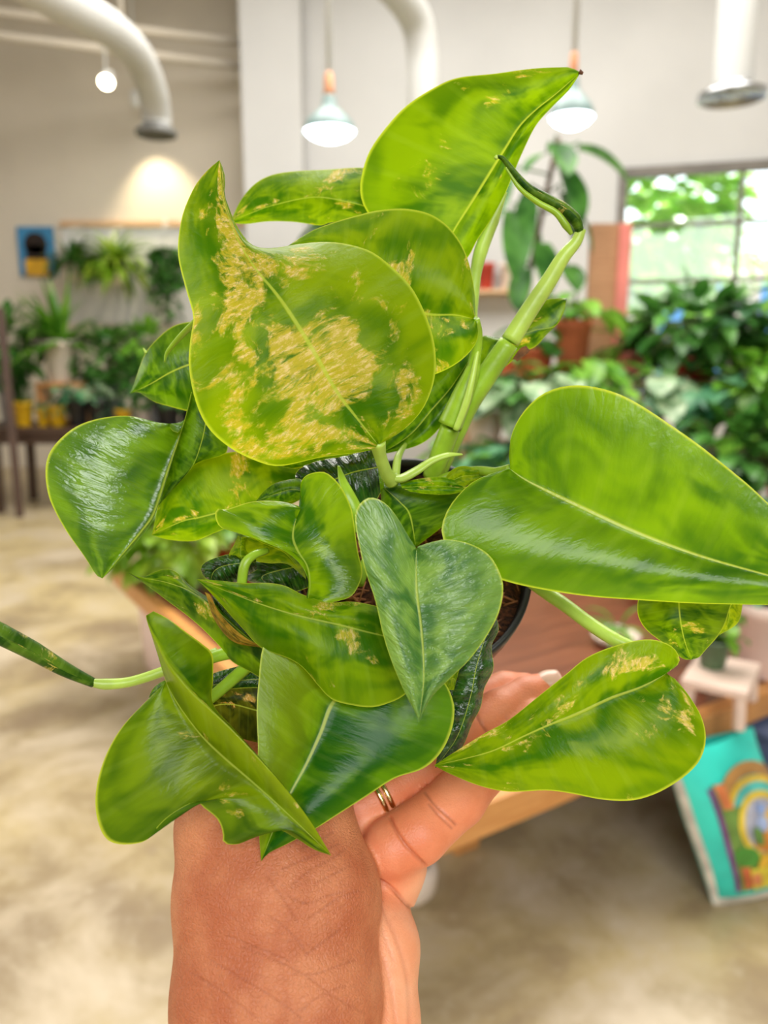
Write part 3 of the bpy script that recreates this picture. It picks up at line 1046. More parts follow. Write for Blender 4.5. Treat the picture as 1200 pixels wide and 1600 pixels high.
def leaf(curves, zs, mat, bulge=(.5, .5), us=None, n=56, m=12, pw=1.0, wave=0.0, wseed=0, label=None, exps=None, wf=5, tones=None):
    k = len(curves)
    us = us or ([-1, 0, 1] if k == 3 else list(np.linspace(-1, 1, k)))
    t = np.linspace(0, 1, n + 1)
    res = []
    for i, (c, z) in enumerate(zip(curves, zs)):
        e = (exps[i] if exps else (pw if us[i] == 0 else 1.0))
        fr = t ** e
        xy = resample(parse(c), fr)
        res.append((xy, smooth_interp(fr, z if len(z) > 1 else [z[0], z[0]])))
    rnd = random.Random(wseed)
    ph = [rnd.uniform(0, 6.28) for _ in range(6)]
    P, UV = [], []
    for r in range(n + 1):
        row, uv = [], []
        for i in range(k - 1):
            (x0, z0), (x1, z1) = res[i], res[i + 1]
            for j in range(m + (1 if i == k - 2 else 0)):
                a = j / m
                x = x0[r] * (1 - a) + x1[r] * a
                z = z0[r] * (1 - a) + z1[r] * a
                b = bulge[i] if i < len(bulge) else 0
                z -= b * math.sin(math.pi * a) * math.sin(math.pi * min(1, .06 + .94 * t[r])) ** .7
                uu = us[i] * (1 - a) + us[i + 1] * a
                if wave:
                    z += wave * abs(uu) * (math.sin(wf * 2 * t[r] * 3.14 + ph[0] + uu) * .6 + math.sin(wf * 3.7 * t[r] * 3.14 + ph[1] + 2 * uu) * .4) * math.sin(math.pi * t[r])
                row.append(W(x[0], x[1], z * CM))
                uv.append((uu, t[r], tones(i, a, t[r]) if tones else 0))
        P.append(row); UV.append(uv)
    mb = MB().grid(P)
    o = mb.build('leaf', mat, plant_root, world=True)
    at = o.data.attributes.new('lf', 'FLOAT_VECTOR', 'POINT')
    at.data.foreach_set('vector', np.array(UV, float).ravel())
    if label: o['label'] = label
    return o


def stalk(pts, rad, mat, name='petiole', parent=None, seg=14, flat=1.0, label=None):
    """pts: (px, py, z cm); rad in px at that distance"""
    P = catmull([(p[0], p[1], p[2]) for p in pts], 8)
    f = np.linspace(0, 1, len(P))
    R = np.interp(f, np.linspace(0, 1, len(rad)), rad) if hasattr(rad, '__len__') else [rad] * len(P)
    o = MB().tube([W(p[0], p[1], p[2] * CM) for p in P], [r / F * p[2] * CM for r, p in zip(R, P)], seg, flat).build(name, mat, plant_root, world=True)
    if parent is not None:
        o.parent = parent
        o.matrix_parent_inverse = Matrix.Identity(4)
    if label: o['label'] = label
    return o


G_ = S
LA = leaf_mat('leaf_gold', G_(64, 115, 2), G_(137, 167, 6), gold=1.0, rough=.34, wr=.3, trans=.5, seed=1)
LB = leaf_mat('leaf_gold_soft', G_(60, 115, 3), G_(137, 169, 9), gold=.62, rough=.32, wr=.22, trans=.48, seed=2)
LC = leaf_mat('leaf_lit', G_(58, 108, 2), G_(128, 169, 2), rough=.42, wr=.14, trans=.55, seed=3, contrast=(.34, .62), gold=.1)
LD = leaf_mat('leaf_lit_gold', G_(62, 116, 4), G_(136, 172, 10), gold=.5, rough=.32, wr=.2, trans=.45, seed=4)
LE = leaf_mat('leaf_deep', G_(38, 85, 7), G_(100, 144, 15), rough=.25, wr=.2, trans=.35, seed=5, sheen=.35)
LF = leaf_mat('leaf_glossy', G_(48, 96, 10), G_(105, 149, 19), rough=.2, wr=.42, trans=.3, seed=6, sheen=.9)
LG = leaf_mat('leaf_deep_streak', G_(41, 89, 7), G_(115, 152, 13), gold=.45, rough=.26, wr=.16, trans=.42, seed=7, sheen=.25)
LN = leaf_mat('leaf_blue_green', G_(58, 112, 40), G_(132, 172, 72), rough=.38, wr=.7, trans=.2, seed=8, sheen=.9)
LO = leaf_mat('leaf_smooth', G_(48, 101, 2), G_(120, 166, 2), rough=.24, wr=.2, trans=.42, seed=9, sheen=.45, contrast=(.3, .66))
LR = leaf_mat('leaf_lower_gold', G_(60, 114, 3), G_(132, 167, 6), gold=.72, rough=.28, wr=.25, trans=.4, seed=10, gcol=(206, 196, 84))
LU = leaf_mat('leaf_dark_smooth', G_(26, 92, 4), G_(96, 148, 8), rough=.26, wr=.14, trans=.34, seed=11, sheen=.25, contrast=(.4, .68))
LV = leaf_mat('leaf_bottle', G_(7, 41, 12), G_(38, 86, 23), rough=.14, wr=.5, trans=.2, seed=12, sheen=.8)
LK = leaf_mat('leaf_young', G_(83, 124, 7), G_(147, 169, 19), rough=.4, wr=.2, trans=.5, seed=13)
LX = leaf_mat('leaf_dry', G_(103, 87, 17), G_(194, 152, 56), rough=.5, wr=.4, trans=.35, seed=14, edge=(190, 150, 60))
ST = plain('pale_stalk', S(176, 204, 84), .35, .12, 60, bump=.05)
SD = plain('green_stalk', S(146, 182, 44), .35, .15, 60, bump=.05)
ROLL = leaf_mat('rolled_leaf', G_(29, 70, 10), G_(92, 126, 32), gold=.3, rough=.3, wr=.3, trans=.1, seed=15)

# --- A: the big gold-marbled leaf in the middle
a_leaf = leaf(['585,702 560,707 500,715 440,728 405,722 360,700 325,668 305,625 295,570 298,525 302,495 290,450 279,405 279,370 287,330 305,290 325,265 343,250',
               '590,694 581,683 555,650 525,610 485,540 440,470 400,420 375,380 360,345 348,305 343,250',
               '597,692 630,672 660,640 677,600 681,560 675,520 660,480 640,445 610,415 580,393 545,382 510,378 470,381 430,387 405,387 388,378 369,351 358,325 351,303 352,280 348,262 343,250'],
              [[28.5, 28.6, 28.4, 28.5, 29, 29.6, 30], [29, 28.4, 28, 28.2, 29, 30], [29, 29.2, 29.6, 30, 29.8, 29.6, 30]], LA, (.55, .5), pw=1.15, wave=.12, label='large leaf marbled with gold')
stalk([(590, 690, 29.1), (594, 712, 29.6), (603, 738, 30.2), (612, 752, 30.8)], [13, 10, 10, 12], ST, parent=a_leaf)

# --- B: behind it
b_leaf = leaf(['743,492 742,460 735,420 725,390 710,365 690,345 665,332 630,326 590,329 560,336 520,348 485,362 450,384',
               '740,498 710,492 664,490 600,466 540,435 490,405 450,384',
               '745,503 747,525 738,545 715,567 682,584 650,590 600,570 540,510 480,440 450,384'],
              [[31, 31.4, 31.8, 32, 32], [31, 31, 31.5, 32], [31, 31.5, 32.4, 32.5, 32]], LB, (.75, .3), pw=1.2)
stalk([(742, 500, 31.1), (746, 530, 31.8), (735, 590, 32.4), (712, 660, 33)], [8, 8, 10, 12], SD, parent=b_leaf)

# --- C: tall upright leaf with the brown tip
c_leaf = leaf(['686,402 650,402 610,375 573,330 563,300 566,270 577,237 600,203 633,167 673,140 713,122 773,115 833,107 880,105 893,106 907,113',
               '692,402 700,380 712,356 740,313 773,260 790,233 813,197 840,170 870,146 907,113',
               '700,412 718,412 732,401 747,373 767,343 787,307 800,277 817,237 837,197 860,170 887,143 900,125 907,113'],
              [[33.5, 34.2, 34.2, 33.8, 33, 32.4, 32], [33, 33, 32.6, 32], [33, 33.3, 33.2, 32.6, 32]], LC, (.5, .25), pw=1.1, label='tall upright leaf with tiny brown tip')
stalk([(905, 112, 32), (911, 115, 32)], [4, 2], plain('brown_tip', S(92, 52, 24), .6), 'dry_tip', c_leaf)
stalk([(790, 300, 33.4), (770, 345, 33.6), (752, 390, 33.8), (743, 430, 34), (738, 480, 34.2), (732, 540, 34.4), (715, 620, 34.6), (690, 700, 34.8)], [3, 10, 11, 9, 9, 10, 11, 12], ST, parent=c_leaf)

# --- D: small top leaf seen edge-on
leaf(['610,330 590,270 565,262 510,265 455,268 420,275 395,290 375,315 362,342',
      '610,338 575,324 540,315 490,308 430,320 400,330 362,345',
      '605,345 570,350 520,347 500,352 460,347 420,346 385,350 362,348'],
     [[36, 36.2, 36.3, 36], [35, 34.8, 35.2, 35.8], [36, 36.2, 36.2, 36]], LD, (.2, .2))

# --- E: dark leaf on the far left behind A
leaf(['345,520 320,505 295,503 270,510 248,527 229,549 218,574 209,601 203,615', '345,560 310,565 270,580 235,600 203,615', '345,600 330,645 310,645 289,641 265,635 242,628 225,618 215,613 203,615'],
     [[35, 35.2, 35, 35], [34.6, 34.6, 35], [35, 35.4, 35.2, 35]], LE, (.25, .25), label='dark glossy leaf')
stalk([(310, 500, 30.4), (300, 508, 30.6), (281, 527, 31), (262, 550, 31.2), (257, 566, 31.2)], [10, 8, 7, 5, 2], SD, 'leaf_tip', flat=.5)
stalk([(229, 552, 35), (224, 544, 35)], [2.5, 1], ST, 'leaf_tip')

# --- F: shiny leaf at the left, its right half folded up
leaf(['303,640 278,676 262,665 242,659 201,650 160,653 124,664 97,683 77,708 71,736 75,771 86,799 105,832 132,870 150,898 160,904',
      '303,625 285,672 268,720 254,765 240,805 222,830 190,868 160,904',
      '301,611 294,640 280,685 262,744 249,785 238,815 228,830 205,857 180,884 160,904'],
     [[32.2, 32.2, 31.6, 31.2, 31, 31.2, 31.6], [33, 32.8, 32.4, 31.8, 31.6], [31.6, 31.4, 31.2, 31.2, 31.6]], LF, (.5, .15), pw=1.1, wave=.06, label='glossy leaf with white sheen')
# --- G: its neighbour under A
leaf(['299,612 290,650 275,700 260,745 248,790', '325,640 315,690 300,730 270,765 248,790', '350,660 356,700 345,712 311,722 275,745 248,790'],
     [[31.8, 32, 32.6], [31.7, 32, 32.6], [32, 32.4, 32.8]], LE, (.1, .1))
# --- H
leaf(['490,735 440,728 400,706 350,708 314,719 270,744 253,766 245,800 237,836', '490,748 430,775 370,795 339,802 311,809 284,815 237,836', '500,765 440,795 390,812 344,829 325,837 303,845 270,844 250,840 237,836'],
     [[33.5, 33.2, 33, 33], [33.4, 33, 32.8, 33], [33.6, 33.6, 33.2, 33]], LD, (.2, .25))

# --- J: bright folded heart with curled left lobe
leaf(['471,794 462,789 433,783 393,784 353,796 340,795 336,806 345,824 375,832 407,837 439,847 465,863 479,881 482,913 477,940 473,957',
      '473,796 462,815 458,840 466,862 480,885 484,912 481,935 473,957',
      '471,792 471,775 470,755 480,742 503,737 519,745 535,764 548,791 553,815 559,860 566,892 561,913 548,932 521,941 492,948 473,957'],
     [[30, 29.6, 29.2, 29.3, 29.2, 28.8, 28.6], [29.9, 29.4, 28.8, 28.4, 28.6], [29.8, 29.6, 29, 28.8, 28.9, 28.8, 28.6]], leaf_mat('leaf_heart_bright', G_(58, 112, 4), G_(140, 178, 12), rough=.2, wr=.22, trans=.38, seed=16, sheen=.4), (.35, -.35), pw=1.1)
# --- K, L: pale underside and crumpled young leaf beneath J
leaf(['378,838 372,850 366,865 390,875 420,880 450,882 478,905', '395,840 410,848 430,856 450,868 478,905', '420,838 445,850 470,868 480,885 478,905'],
     [[30.6, 30.8, 30.4], [30.2, 30.2, 30], [29.6, 29.4, 29.4]], LK, (.15, .1))
leaf(['372,836 366,850 358,868 372,876', '378,840 376,856 376,868 380,876', '386,838 384,855 390,870 386,876'], [[30.4, 30.5], [30.2, 30.2], [30.4, 30.5]], LK, (.05, .05), n=20)
leaf(['400,868 370,864 335,872 315,884 318,900 335,910', '400,878 375,880 350,884 335,892 330,905 335,910', '402,890 385,900 365,912 345,916 335,910'],
     [[31, 30.6, 30.4, 30.6], [30.6, 30, 30.1, 30.6], [31, 30.8, 30.6, 30.6]], LV, (.25, .25), wave=.35, wseed=3, wf=9, label='crumpled dark young leaf')
stalk([(418, 860, 29.9), (396, 868, 29.5), (382, 884, 29.3), (377, 920, 29.4)], [5, 7, 8, 8], SD)
leaf(['480,870 430,868 395,875 385,905 420,915', '485,885 450,888 410,900 420,915', '490,915 460,925 440,922 420,915'], [[32.4, 32.4], [32.2, 32.2], [32.4, 32.4]], LV, (.2, .2), wave=.2)
leaf(['476,760 472,750 460,748 430,755 412,768 400,783', '478,768 455,765 430,772 400,783', '480,778 468,780 440,786 400,783'], [[31.4, 31.4], [31.1, 31.2], [31.4, 31.4]], LE, (.12, .1), n=24)
stalk([(529, 728, 30.6), (535, 750, 30.4), (545, 775, 30.2), (556, 800, 30.2), (558, 830, 30.4)], [2, 7, 11, 12, 9], SD, 'leaf_bud', flat=.7)

# --- M: leaf under the heart
leaf(['625,975 610,955 580,945 548,940 513,941 473,929 447,916 420,911 380,911 340,907 307,905',
      '622,1000 598,993 570,986 532,976 495,968 460,960 420,948 375,932 340,918 307,905',
      '640,1030 650,1065 633,1085 614,1096 583,1105 551,1102 519,1093 497,1071 475,1045 453,1030 408,1012 380,983 353,953 324,921 307,905'],
     [[29, 28.8, 28.6, 28.8, 29.2], [28.6, 28.2, 28, 28.4, 29.2], [28.8, 28.6, 28.2, 28.4, 28.8, 29.2]], LD, (.3, .5), pw=1.1)
leaf(['327,928 345,960 375,990 410,1012', '320,925 340,965 370,998 410,1012', '322,930 336,970 365,1003 410,1012'], [[28.9, 28.8], [29.1, 29], [29.6, 29.4]], LX, (.05, .05), n=24, label='dry golden curled margin')

# --- N: blue-green heart in the centre
leaf(['650,856 639,839 623,812 607,791 591,780 575,778 560,790 555,809 559,841 570,889 586,937 599,993 613,1036 631,1079 645,1106 655,1128',
      '651,857 650,879 651,927 657,975 661,1020 662,1060 659,1095 655,1128',
      '653,854 674,847 700,843 735,850 765,868 783,900 786,927 778,961 759,996 733,1031 703,1060 679,1084 663,1108 655,1128'],
     [[27.2, 26.8, 26.6, 26.4, 26.3, 26.3, 26.2], [27.3, 26.9, 26.6, 26.3, 26.2], [27.2, 27.2, 27.4, 27.1, 26.6, 26.3, 26.2]], LN, (.35, .35), pw=1.1, wave=.08, label='blue-green heart leaf')
stalk([(651, 862, 27.5), (652, 872, 28.6), (654, 880, 30.4), (650, 870, 33)], [5, 7, 8, 9], SD)

# --- O: large smooth leaf at the right
o_leaf = leaf(['797,727 795,715 796,705 799,680 814,649 840,621 871,606 905,602 940,607 975,619 1009,638 1048,664 1092,695 1135,729 1170,758 1200,786 1250,835 1300,885 1345,935',
               '797,733 820,749 853,766 918,797 983,827 1048,853 1113,875 1200,899 1270,917 1345,935',
               '793,733 775,737 736,755 706,786 691,818 693,844 715,870 749,892 793,909 853,922 923,932 1005,938 1092,943 1200,945 1270,945 1345,935'],
              [[29.4, 28.4, 27.5, 27, 26.6, 26.2, 26], [29.2, 28.4, 27.8, 26.8, 25.8], [29, 28.1, 28.0, 28, 27.8, 27.2, 26.6]], LO, (.22, .5), pw=1.25, label='large smooth bright leaf')
stalk([(800, 733, 29.4), (775, 738, 30.4), (745, 736, 31.4), (715, 742, 32.4), (690, 752, 33)], [9, 8, 8, 9, 10], SD, parent=o_leaf)

# --- P, Q: folded leaf under O, yellow curl
leaf(['1000,925 996,945 998,965 1011,985 1038,1006 1065,1028 1080,1031', '1060,925 1062,960 1068,995 1080,1031', '1150,930 1141,950 1134,972 1123,992 1103,1015 1092,1027 1080,1031'],
     [[31.4, 31.2, 31], [30.6, 30.4, 31], [31.2, 31.2, 31]], LG, (.2, .2), label='folded green leaf hanging under the large one')
leaf(['1110,925 1118,950 1118,975 1123,993', '1135,925 1140,955 1135,980 1123,993', '1160,930 1160,947 1152,974 1123,993'], [[31.6, 31.6], [31.4, 31.5], [31.8, 31.6]], LK, (.1, .1), n=24)

# --- R: lower right gold leaf
r_leaf = leaf(['1044,1048 1056,1042 1062,1030 1051,1011 1024,1000 993,1001 952,1012 916,1028 885,1053 840,1089 795,1125 759,1145 718,1170 678,1196',
               '1042,1052 1002,1073 952,1091 903,1114 858,1132 818,1150 772,1172 727,1185 678,1196',
               '1045,1055 1056,1062 1078,1089 1096,1120 1103,1152 1096,1183 1078,1206 1051,1226 1020,1242 984,1251 939,1249 894,1240 853,1235 795,1237 750,1228 705,1210 678,1196'],
              [[28.6, 28.4, 28.4, 28.6, 29], [28.6, 28.2, 28, 28.4, 29], [28.4, 28, 27.6, 27.6, 28, 28.6, 29]], LR, (.25, .45), pw=1.2, wave=.06, label='gold-flecked leaf reaching over the fingers')
stalk([(720, 840, 33.5), (790, 880, 32.6), (853, 925, 31.4), (885, 947, 30.8), (921, 974, 30.2), (960, 999, 29.6), (1005, 1020, 29.2), (1040, 1050, 28.8)], [11, 11, 11, 11, 11, 11, 9, 8], ST, parent=r_leaf)

# --- S: folded leaf at the lower left
leaf(['257,1068 227,1097 193,1133 170,1170 155,1210 149,1247 152,1280 163,1307 180,1318 207,1319 230,1312 247,1290 270,1270 303,1253 320,1263 340,1280 348,1300 350,1317 372,1319 397,1308 430,1295 463,1310 490,1327 518,1337',
      '259,1066 272,1092 292,1122 318,1155 350,1186 390,1220 430,1255 470,1292 518,1337',
      '228,962 231,975 245,1005 263,1040 297,1080 330,1109 363,1140 407,1187 447,1233 483,1280 518,1337',
      '240,955 263,967 290,987 317,1007 332,1023 333,1060 333,1100 365,1138 408,1186 448,1233 484,1281 518,1337'],
     [[27.8, 27.2, 26.6, 26.2, 26.2, 26.4, 26.6], [28, 27.4, 26.8, 26.4, 26.6], [27.4, 26.8, 26.4, 26.2, 26.3, 26.6], [28.6, 28.8, 28.2, 27, 26.6, 26.6]], LG, (.35, .1, .2), us=[-1, -.02, 0.5, 1], n=80, exps=[1, 1, 1, 1], tones=lambda i, a, t_: (max(0, (a - .25) / .75) if i == 0 else 0) * .25 if i == 0 else (.35 + .65 * a if i == 1 else max(0, 1 - a * 9)), label='folded leaf with wavy lower margin')  # fold band: pale underside, its lit brightness also put into the colour
stalk([(300, 1110, 29.4), (330, 1090, 30.2), (365, 1060, 31), (400, 1030, 32)], [8, 9, 10, 10], SD)
leaf(['275,1060 255,1064 240,1075 232,1090', '280,1070 262,1074 245,1082 232,1090', '290,1085 265,1090 245,1092 232,1090'], [[30.2, 30.2], [30, 30], [30.2, 30.2]], LE, (.05, .05), n=16)

# --- U: wide dark leaf above the hand
leaf(['585,1000 530,985 470,985 425,1000 410,1014 404,1064 401,1112 403,1163 402,1220 404,1290 408,1346',
      '600,1030 550,1070 519,1099 500,1147 478,1195 454,1239 430,1290 408,1346',
      '640,1035 690,1062 708,1095 709,1125 700,1156 684,1182 659,1202 617,1216 576,1242 532,1270 491,1296 450,1318 420,1333 408,1346'],
     [[29.8, 28.9, 27.9, 27.3, 27.2], [30, 29.2, 28.4, 27.6, 27.2], [30.2, 29.6, 29, 28.2, 27.4, 27.2]], LU, (.15, .4), pw=1.1, tones=lambda i, a, t_: .5 * (1 - a ** 6) if i == 0 else 0, label='broad dark green leaf')
# --- V: bottle-green wavy leaf
leaf(['730,985 705,1040 700,1090 690,1140 680,1200', '765,975 745,1040 735,1090 715,1150 680,1200', '776,965 779,985 768,1010 771,1045 757,1075 751,1105 738,1130 724,1165 705,1188 680,1200'],
     [[30.8, 31, 31], [30.6, 30.6, 31], [31, 31.2, 31]], LV, (.15, .2), wave=.25, wseed=5, wf=7)
leaf(['690,1058 705,1050 718,1040 710,1075', '695,1066 708,1060 712,1065 710,1075', '700,1078 706,1078 709,1078 710,1075'], [[30.2, 30.2]] * 3, LK, (.02, .02), n=12)

# --- W: narrow leaf with folded upper half, left
leaf(['415,1010 390,985 363,965 330,937 297,915 280,897 263,889 243,893 220,902 198,894',
      '418,1020 380,990 340,955 300,925 260,910 225,903 198,894',
      '430,1075 400,1055 363,1034 345,1012 317,983 290,960 263,940 230,915 198,894'],
     [[31, 31, 31, 30.8], [30.6, 30.4, 30.4, 30.8], [31.4, 31, 30.8, 30.8]], LG, (.1, .15))
leaf(['420,1000 390,975 355,945 330,930', '424,1012 395,992 360,962 330,930', '428,1030 395,1020 355,985 330,930'], [[30.9, 30.8], [30.5, 30.6], [30.8, 30.8]], LV, (.1, .1), n=24)
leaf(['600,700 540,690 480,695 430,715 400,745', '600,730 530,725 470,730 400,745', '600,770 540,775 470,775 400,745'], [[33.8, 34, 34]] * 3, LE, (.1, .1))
# --- Y: streaked leaves in the shade behind S
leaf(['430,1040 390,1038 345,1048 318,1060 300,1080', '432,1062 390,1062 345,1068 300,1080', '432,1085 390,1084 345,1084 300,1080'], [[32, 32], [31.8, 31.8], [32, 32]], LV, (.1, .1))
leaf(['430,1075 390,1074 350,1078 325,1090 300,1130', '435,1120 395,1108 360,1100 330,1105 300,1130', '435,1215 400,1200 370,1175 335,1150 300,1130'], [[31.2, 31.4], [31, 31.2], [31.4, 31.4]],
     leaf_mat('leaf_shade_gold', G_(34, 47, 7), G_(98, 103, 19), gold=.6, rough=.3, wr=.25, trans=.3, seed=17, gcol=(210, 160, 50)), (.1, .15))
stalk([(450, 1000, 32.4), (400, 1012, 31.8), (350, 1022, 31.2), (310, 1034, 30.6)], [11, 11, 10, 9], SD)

# --- Z: rolled leaf pointing out of the frame at the left
z_roll = stalk([(-150, 930, 27), (-60, 958, 27.6), (0, 990, 28.2), (50, 1016, 28.8), (100, 1045, 29.4), (146, 1067, 30)], [10, 17, 20, 18, 14, 9], ROLL, 'rolled_leaf', flat=.8)
at = z_roll.data.attributes.new('lf', 'FLOAT_VECTOR', 'POINT')
nv = len(z_roll.data.vertices)
at.data.foreach_set('vector', np.array([(.2 + .6 * ((i % 14) / 14), (i // 14) / (nv / 14), 0) for i in range(nv)]).ravel())
stalk([(140, 1066, 29.9), (165, 1069, 30.1), (200, 1066, 30.4), (235, 1056, 30.8), (280, 1040, 31.2), (340, 1020, 31.8)], [6, 9, 8, 8, 8, 9], ST, parent=z_roll)

# --- AA: the unfurling spike at the top right and its stalk
spike = stalk([(777, 244, 31), (787, 249, 31), (803, 270, 31.1), (823, 293, 31.2), (850, 310, 31.4), (877, 325, 31.5), (898, 343, 31.6), (906, 362, 31.7)], [3, 5, 7, 10, 12, 13, 13, 9], ROLL, 'rolled_leaf', flat=.75, label='unfurling rolled leaf tip')
at = spike.data.attributes.new('lf', 'FLOAT_VECTOR', 'POINT')
nv = len(spike.data.vertices)
at.data.foreach_set('vector', np.array([(.2 + .6 * ((i % 14) / 14), (i // 14) / (nv / 14), 0) for i in range(nv)]).ravel())
stalk([(777, 244, 31), (774, 248, 31)], [3, 3], ST, 'leaf_tip', spike)
stalk([(790, 262, 30.8), (812, 294, 30.9), (840, 316, 31.1), (868, 332, 31.2), (884, 352, 31.3), (893, 366, 31.4)], [1.5, 3.5, 4.5, 5, 6, 3], SD, 'leaf_seam', spike)
stalk([(908, 358, 31.7), (900, 378, 31.8), (880, 402, 31.9), (857, 440, 32.1), (827, 485, 32.3), (797, 533, 32.5)], [8, 9, 11, 13, 14, 15], ST)
stalk([(795, 536, 32.5), (757, 592, 32.8), (730, 635, 33.1), (705, 690, 33.6), (682, 740, 34.2)], [16, 17, 17, 16, 15], SD, 'stem')
# --- BB: sheathed stem
stalk([(747, 545, 32.2), (738, 580, 32.3), (722, 620, 32.5), (703, 665, 32.8)], [4, 12, 17, 20], SD, 'sheath')
stalk([(747, 545, 31.9), (738, 590, 31.8), (728, 630, 31.9), (712, 672, 32.2)], [3, 5, 6, 5], ST, 'sheath_edge')
stalk([(704, 668, 32.9), (690, 705, 33.3), (675, 745, 34)], [16, 16, 15], SD, 'stem')
# --- CC: small leaf with a brown fleck behind the stalk
leaf(['735,600 742,555 755,525 787,527 820,490 850,470 870,466 886,466', '735,602 760,570 787,537 832,517 867,510 880,488 886,466', '742,606 775,585 815,552 837,541 855,522 870,507 882,485 886,466'],
     [[35, 35, 34.8], [34.6, 34.5, 34.6], [35, 35, 34.8]], LG, (.15, .15))
leaf(['800,562 812,545 822,540', '805,562 818,552 826,545', '808,565 820,556 829,547'], [[34.4, 34.4]] * 3, plain('brown_scorch', S(122, 72, 24), .7, .3, 300), (.02, .02), n=10, label='brown scorch mark')
# --- DD and the dark backing leaves round the crown
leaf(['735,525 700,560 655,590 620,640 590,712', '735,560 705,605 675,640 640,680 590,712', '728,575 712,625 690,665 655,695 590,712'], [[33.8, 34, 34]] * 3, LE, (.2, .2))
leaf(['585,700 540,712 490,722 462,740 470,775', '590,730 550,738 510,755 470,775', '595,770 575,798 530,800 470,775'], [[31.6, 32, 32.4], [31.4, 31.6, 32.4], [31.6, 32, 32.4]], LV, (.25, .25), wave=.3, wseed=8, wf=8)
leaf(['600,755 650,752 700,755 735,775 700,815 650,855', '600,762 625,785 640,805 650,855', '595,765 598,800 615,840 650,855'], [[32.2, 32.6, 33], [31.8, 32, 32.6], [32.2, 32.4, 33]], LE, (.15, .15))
leaf(['625,755 655,748 690,745 715,752 735,765', '628,762 660,760 695,760 735,765', '640,768 670,772 705,772 735,765'], [[31, 31.2]] * 3, LD, (.12, .1), n=24)
leaf(['690,755 705,735 725,728 755,735 775,738', '695,758 720,745 745,742 775,738', '700,764 725,760 750,750 775,738'], [[31.2, 31]] * 3, LK, (.12, .1), n=24)
stalk([(603, 745, 30.6), (625, 748, 30.8), (650, 736, 31), (675, 720, 31), (700, 711, 31), (722, 710, 31.2)], [13, 13, 12, 10, 8, 3], ST, 'sheath', flat=.5)
stalk([(634, 694, 33.6), (622, 715, 32.8), (618, 745, 32)], [3, 6, 7], ST)
stalk([(560, 912, 31), (572, 880, 31.6), (590, 850, 32.4), (620, 800, 33.4)], [9, 9, 10, 10], SD)
stalk([(585, 1005, 29.8), (600, 960, 31), (612, 900, 32.4), (625, 850, 33.6)], [9, 9, 10, 10], SD)
stalk([(660, 1075, 30.4), (680, 1020, 31.5), (670, 940, 32.6), (650, 870, 34)], [9, 9, 10, 10], SD)

# --- the pot: black, opening turned to the camera, with coir on top
RC = W(645, 872, 34.2 * CM)                      # centre of the rim
axis = (UP * .50 - FW * .84 + RT * .06).normalized()   # out of the pot's mouth
rotP = axis.to_track_quat('Z', 'Y').to_matrix()
Rr = .0545
MB().lathe([(.003, -.085), (Rr * .70, -.085), (Rr * .73, -.082), (Rr * .93, -.016), (Rr * .99, -.015), (Rr, -.004), (Rr * .99, 0), (Rr * .955, 0), (Rr * .94, -.004), (Rr * .9, -.03)],
           RC, 64, rotP).build('pot', M['black'], plant_root, world=True)
t = NT('coir')
co = t.coord()
f = t.noise(t.scaled(co, (120, 420, 200)), 1, 6, .7, 2.5)
t_m = t.done(t.pbr(t.mix(t.ramp(f, .35, .65), S(58, 30, 16), S(158, 92, 52)), .9, t.bump(f, 1, .006)))
rnd = random.Random(5)
rows = []
for i in range(13):
    r = Rr * .935 * i / 12
    rows.append([RC + rotP @ Vector((r * math.cos(a), r * math.sin(a), -.009 + .004 * rnd.random() * (1 if i < 12 else 0))) for a in np.linspace(0, 2 * math.pi, 49)])
MB().grid(rows).build('coir_soil', t_m, plant_root, world=True)
mb = MB()
for i in range(420):
    r = Rr * .92 * math.sqrt(rnd.random()); a = rnd.uniform(0, 6.28); b = rnd.uniform(0, 6.28); L = rnd.uniform(.006, .02)
    q = Vector((r * math.cos(a), r * math.sin(a), -.006))
    e = q + Vector((math.cos(b) * L, math.sin(b) * L, rnd.uniform(-.002, .005)))
    if math.hypot(e.x, e.y) > Rr * .93: continue
    mb.tube([RC + rotP @ q, RC + rotP @ ((q + e) / 2 + Vector((0, 0, rnd.uniform(0, .003)))), RC + rotP @ e], .00035 + .0005 * rnd.random(), 4)
tag(mb.build('coir_fibre', plain('coir_strand', S(150, 92, 54), .9, .3, 90), plant_root, world=True), kind='stuff')

# ------------------------------------------------------------------ the hand: one continuous skin from a blended distance field
def c3(px, py, z):
    return np.array([(px - 600) / F * z, (py - 800) / F * z, z])


def rcone(P, a, ra, b, rb):
    """distance to a capsule whose radius goes from ra to rb"""
    ab = b - a
    h = np.clip(((P - a) @ ab) / (ab @ ab), 0, 1)
    return np.linalg.norm(P - a - h[..., None] * ab, axis=-1) - (ra + (rb - ra) * h)


def smin(a, b, k):
    h = np.clip(.5 + .5 * (b - a) / k, 0, 1)
    return b * (1 - h) + a * h - k * h * (1 - h)


def chain(P, pts, k=.3):
    d = None
    for (p, q) in zip(pts[:-1], pts[1:]):
        e = rcone(P, c3(*p[:3]), p[3], c3(*q[:3]), q[3])
        d = e if d is None else smin(d, e, k)
    return d


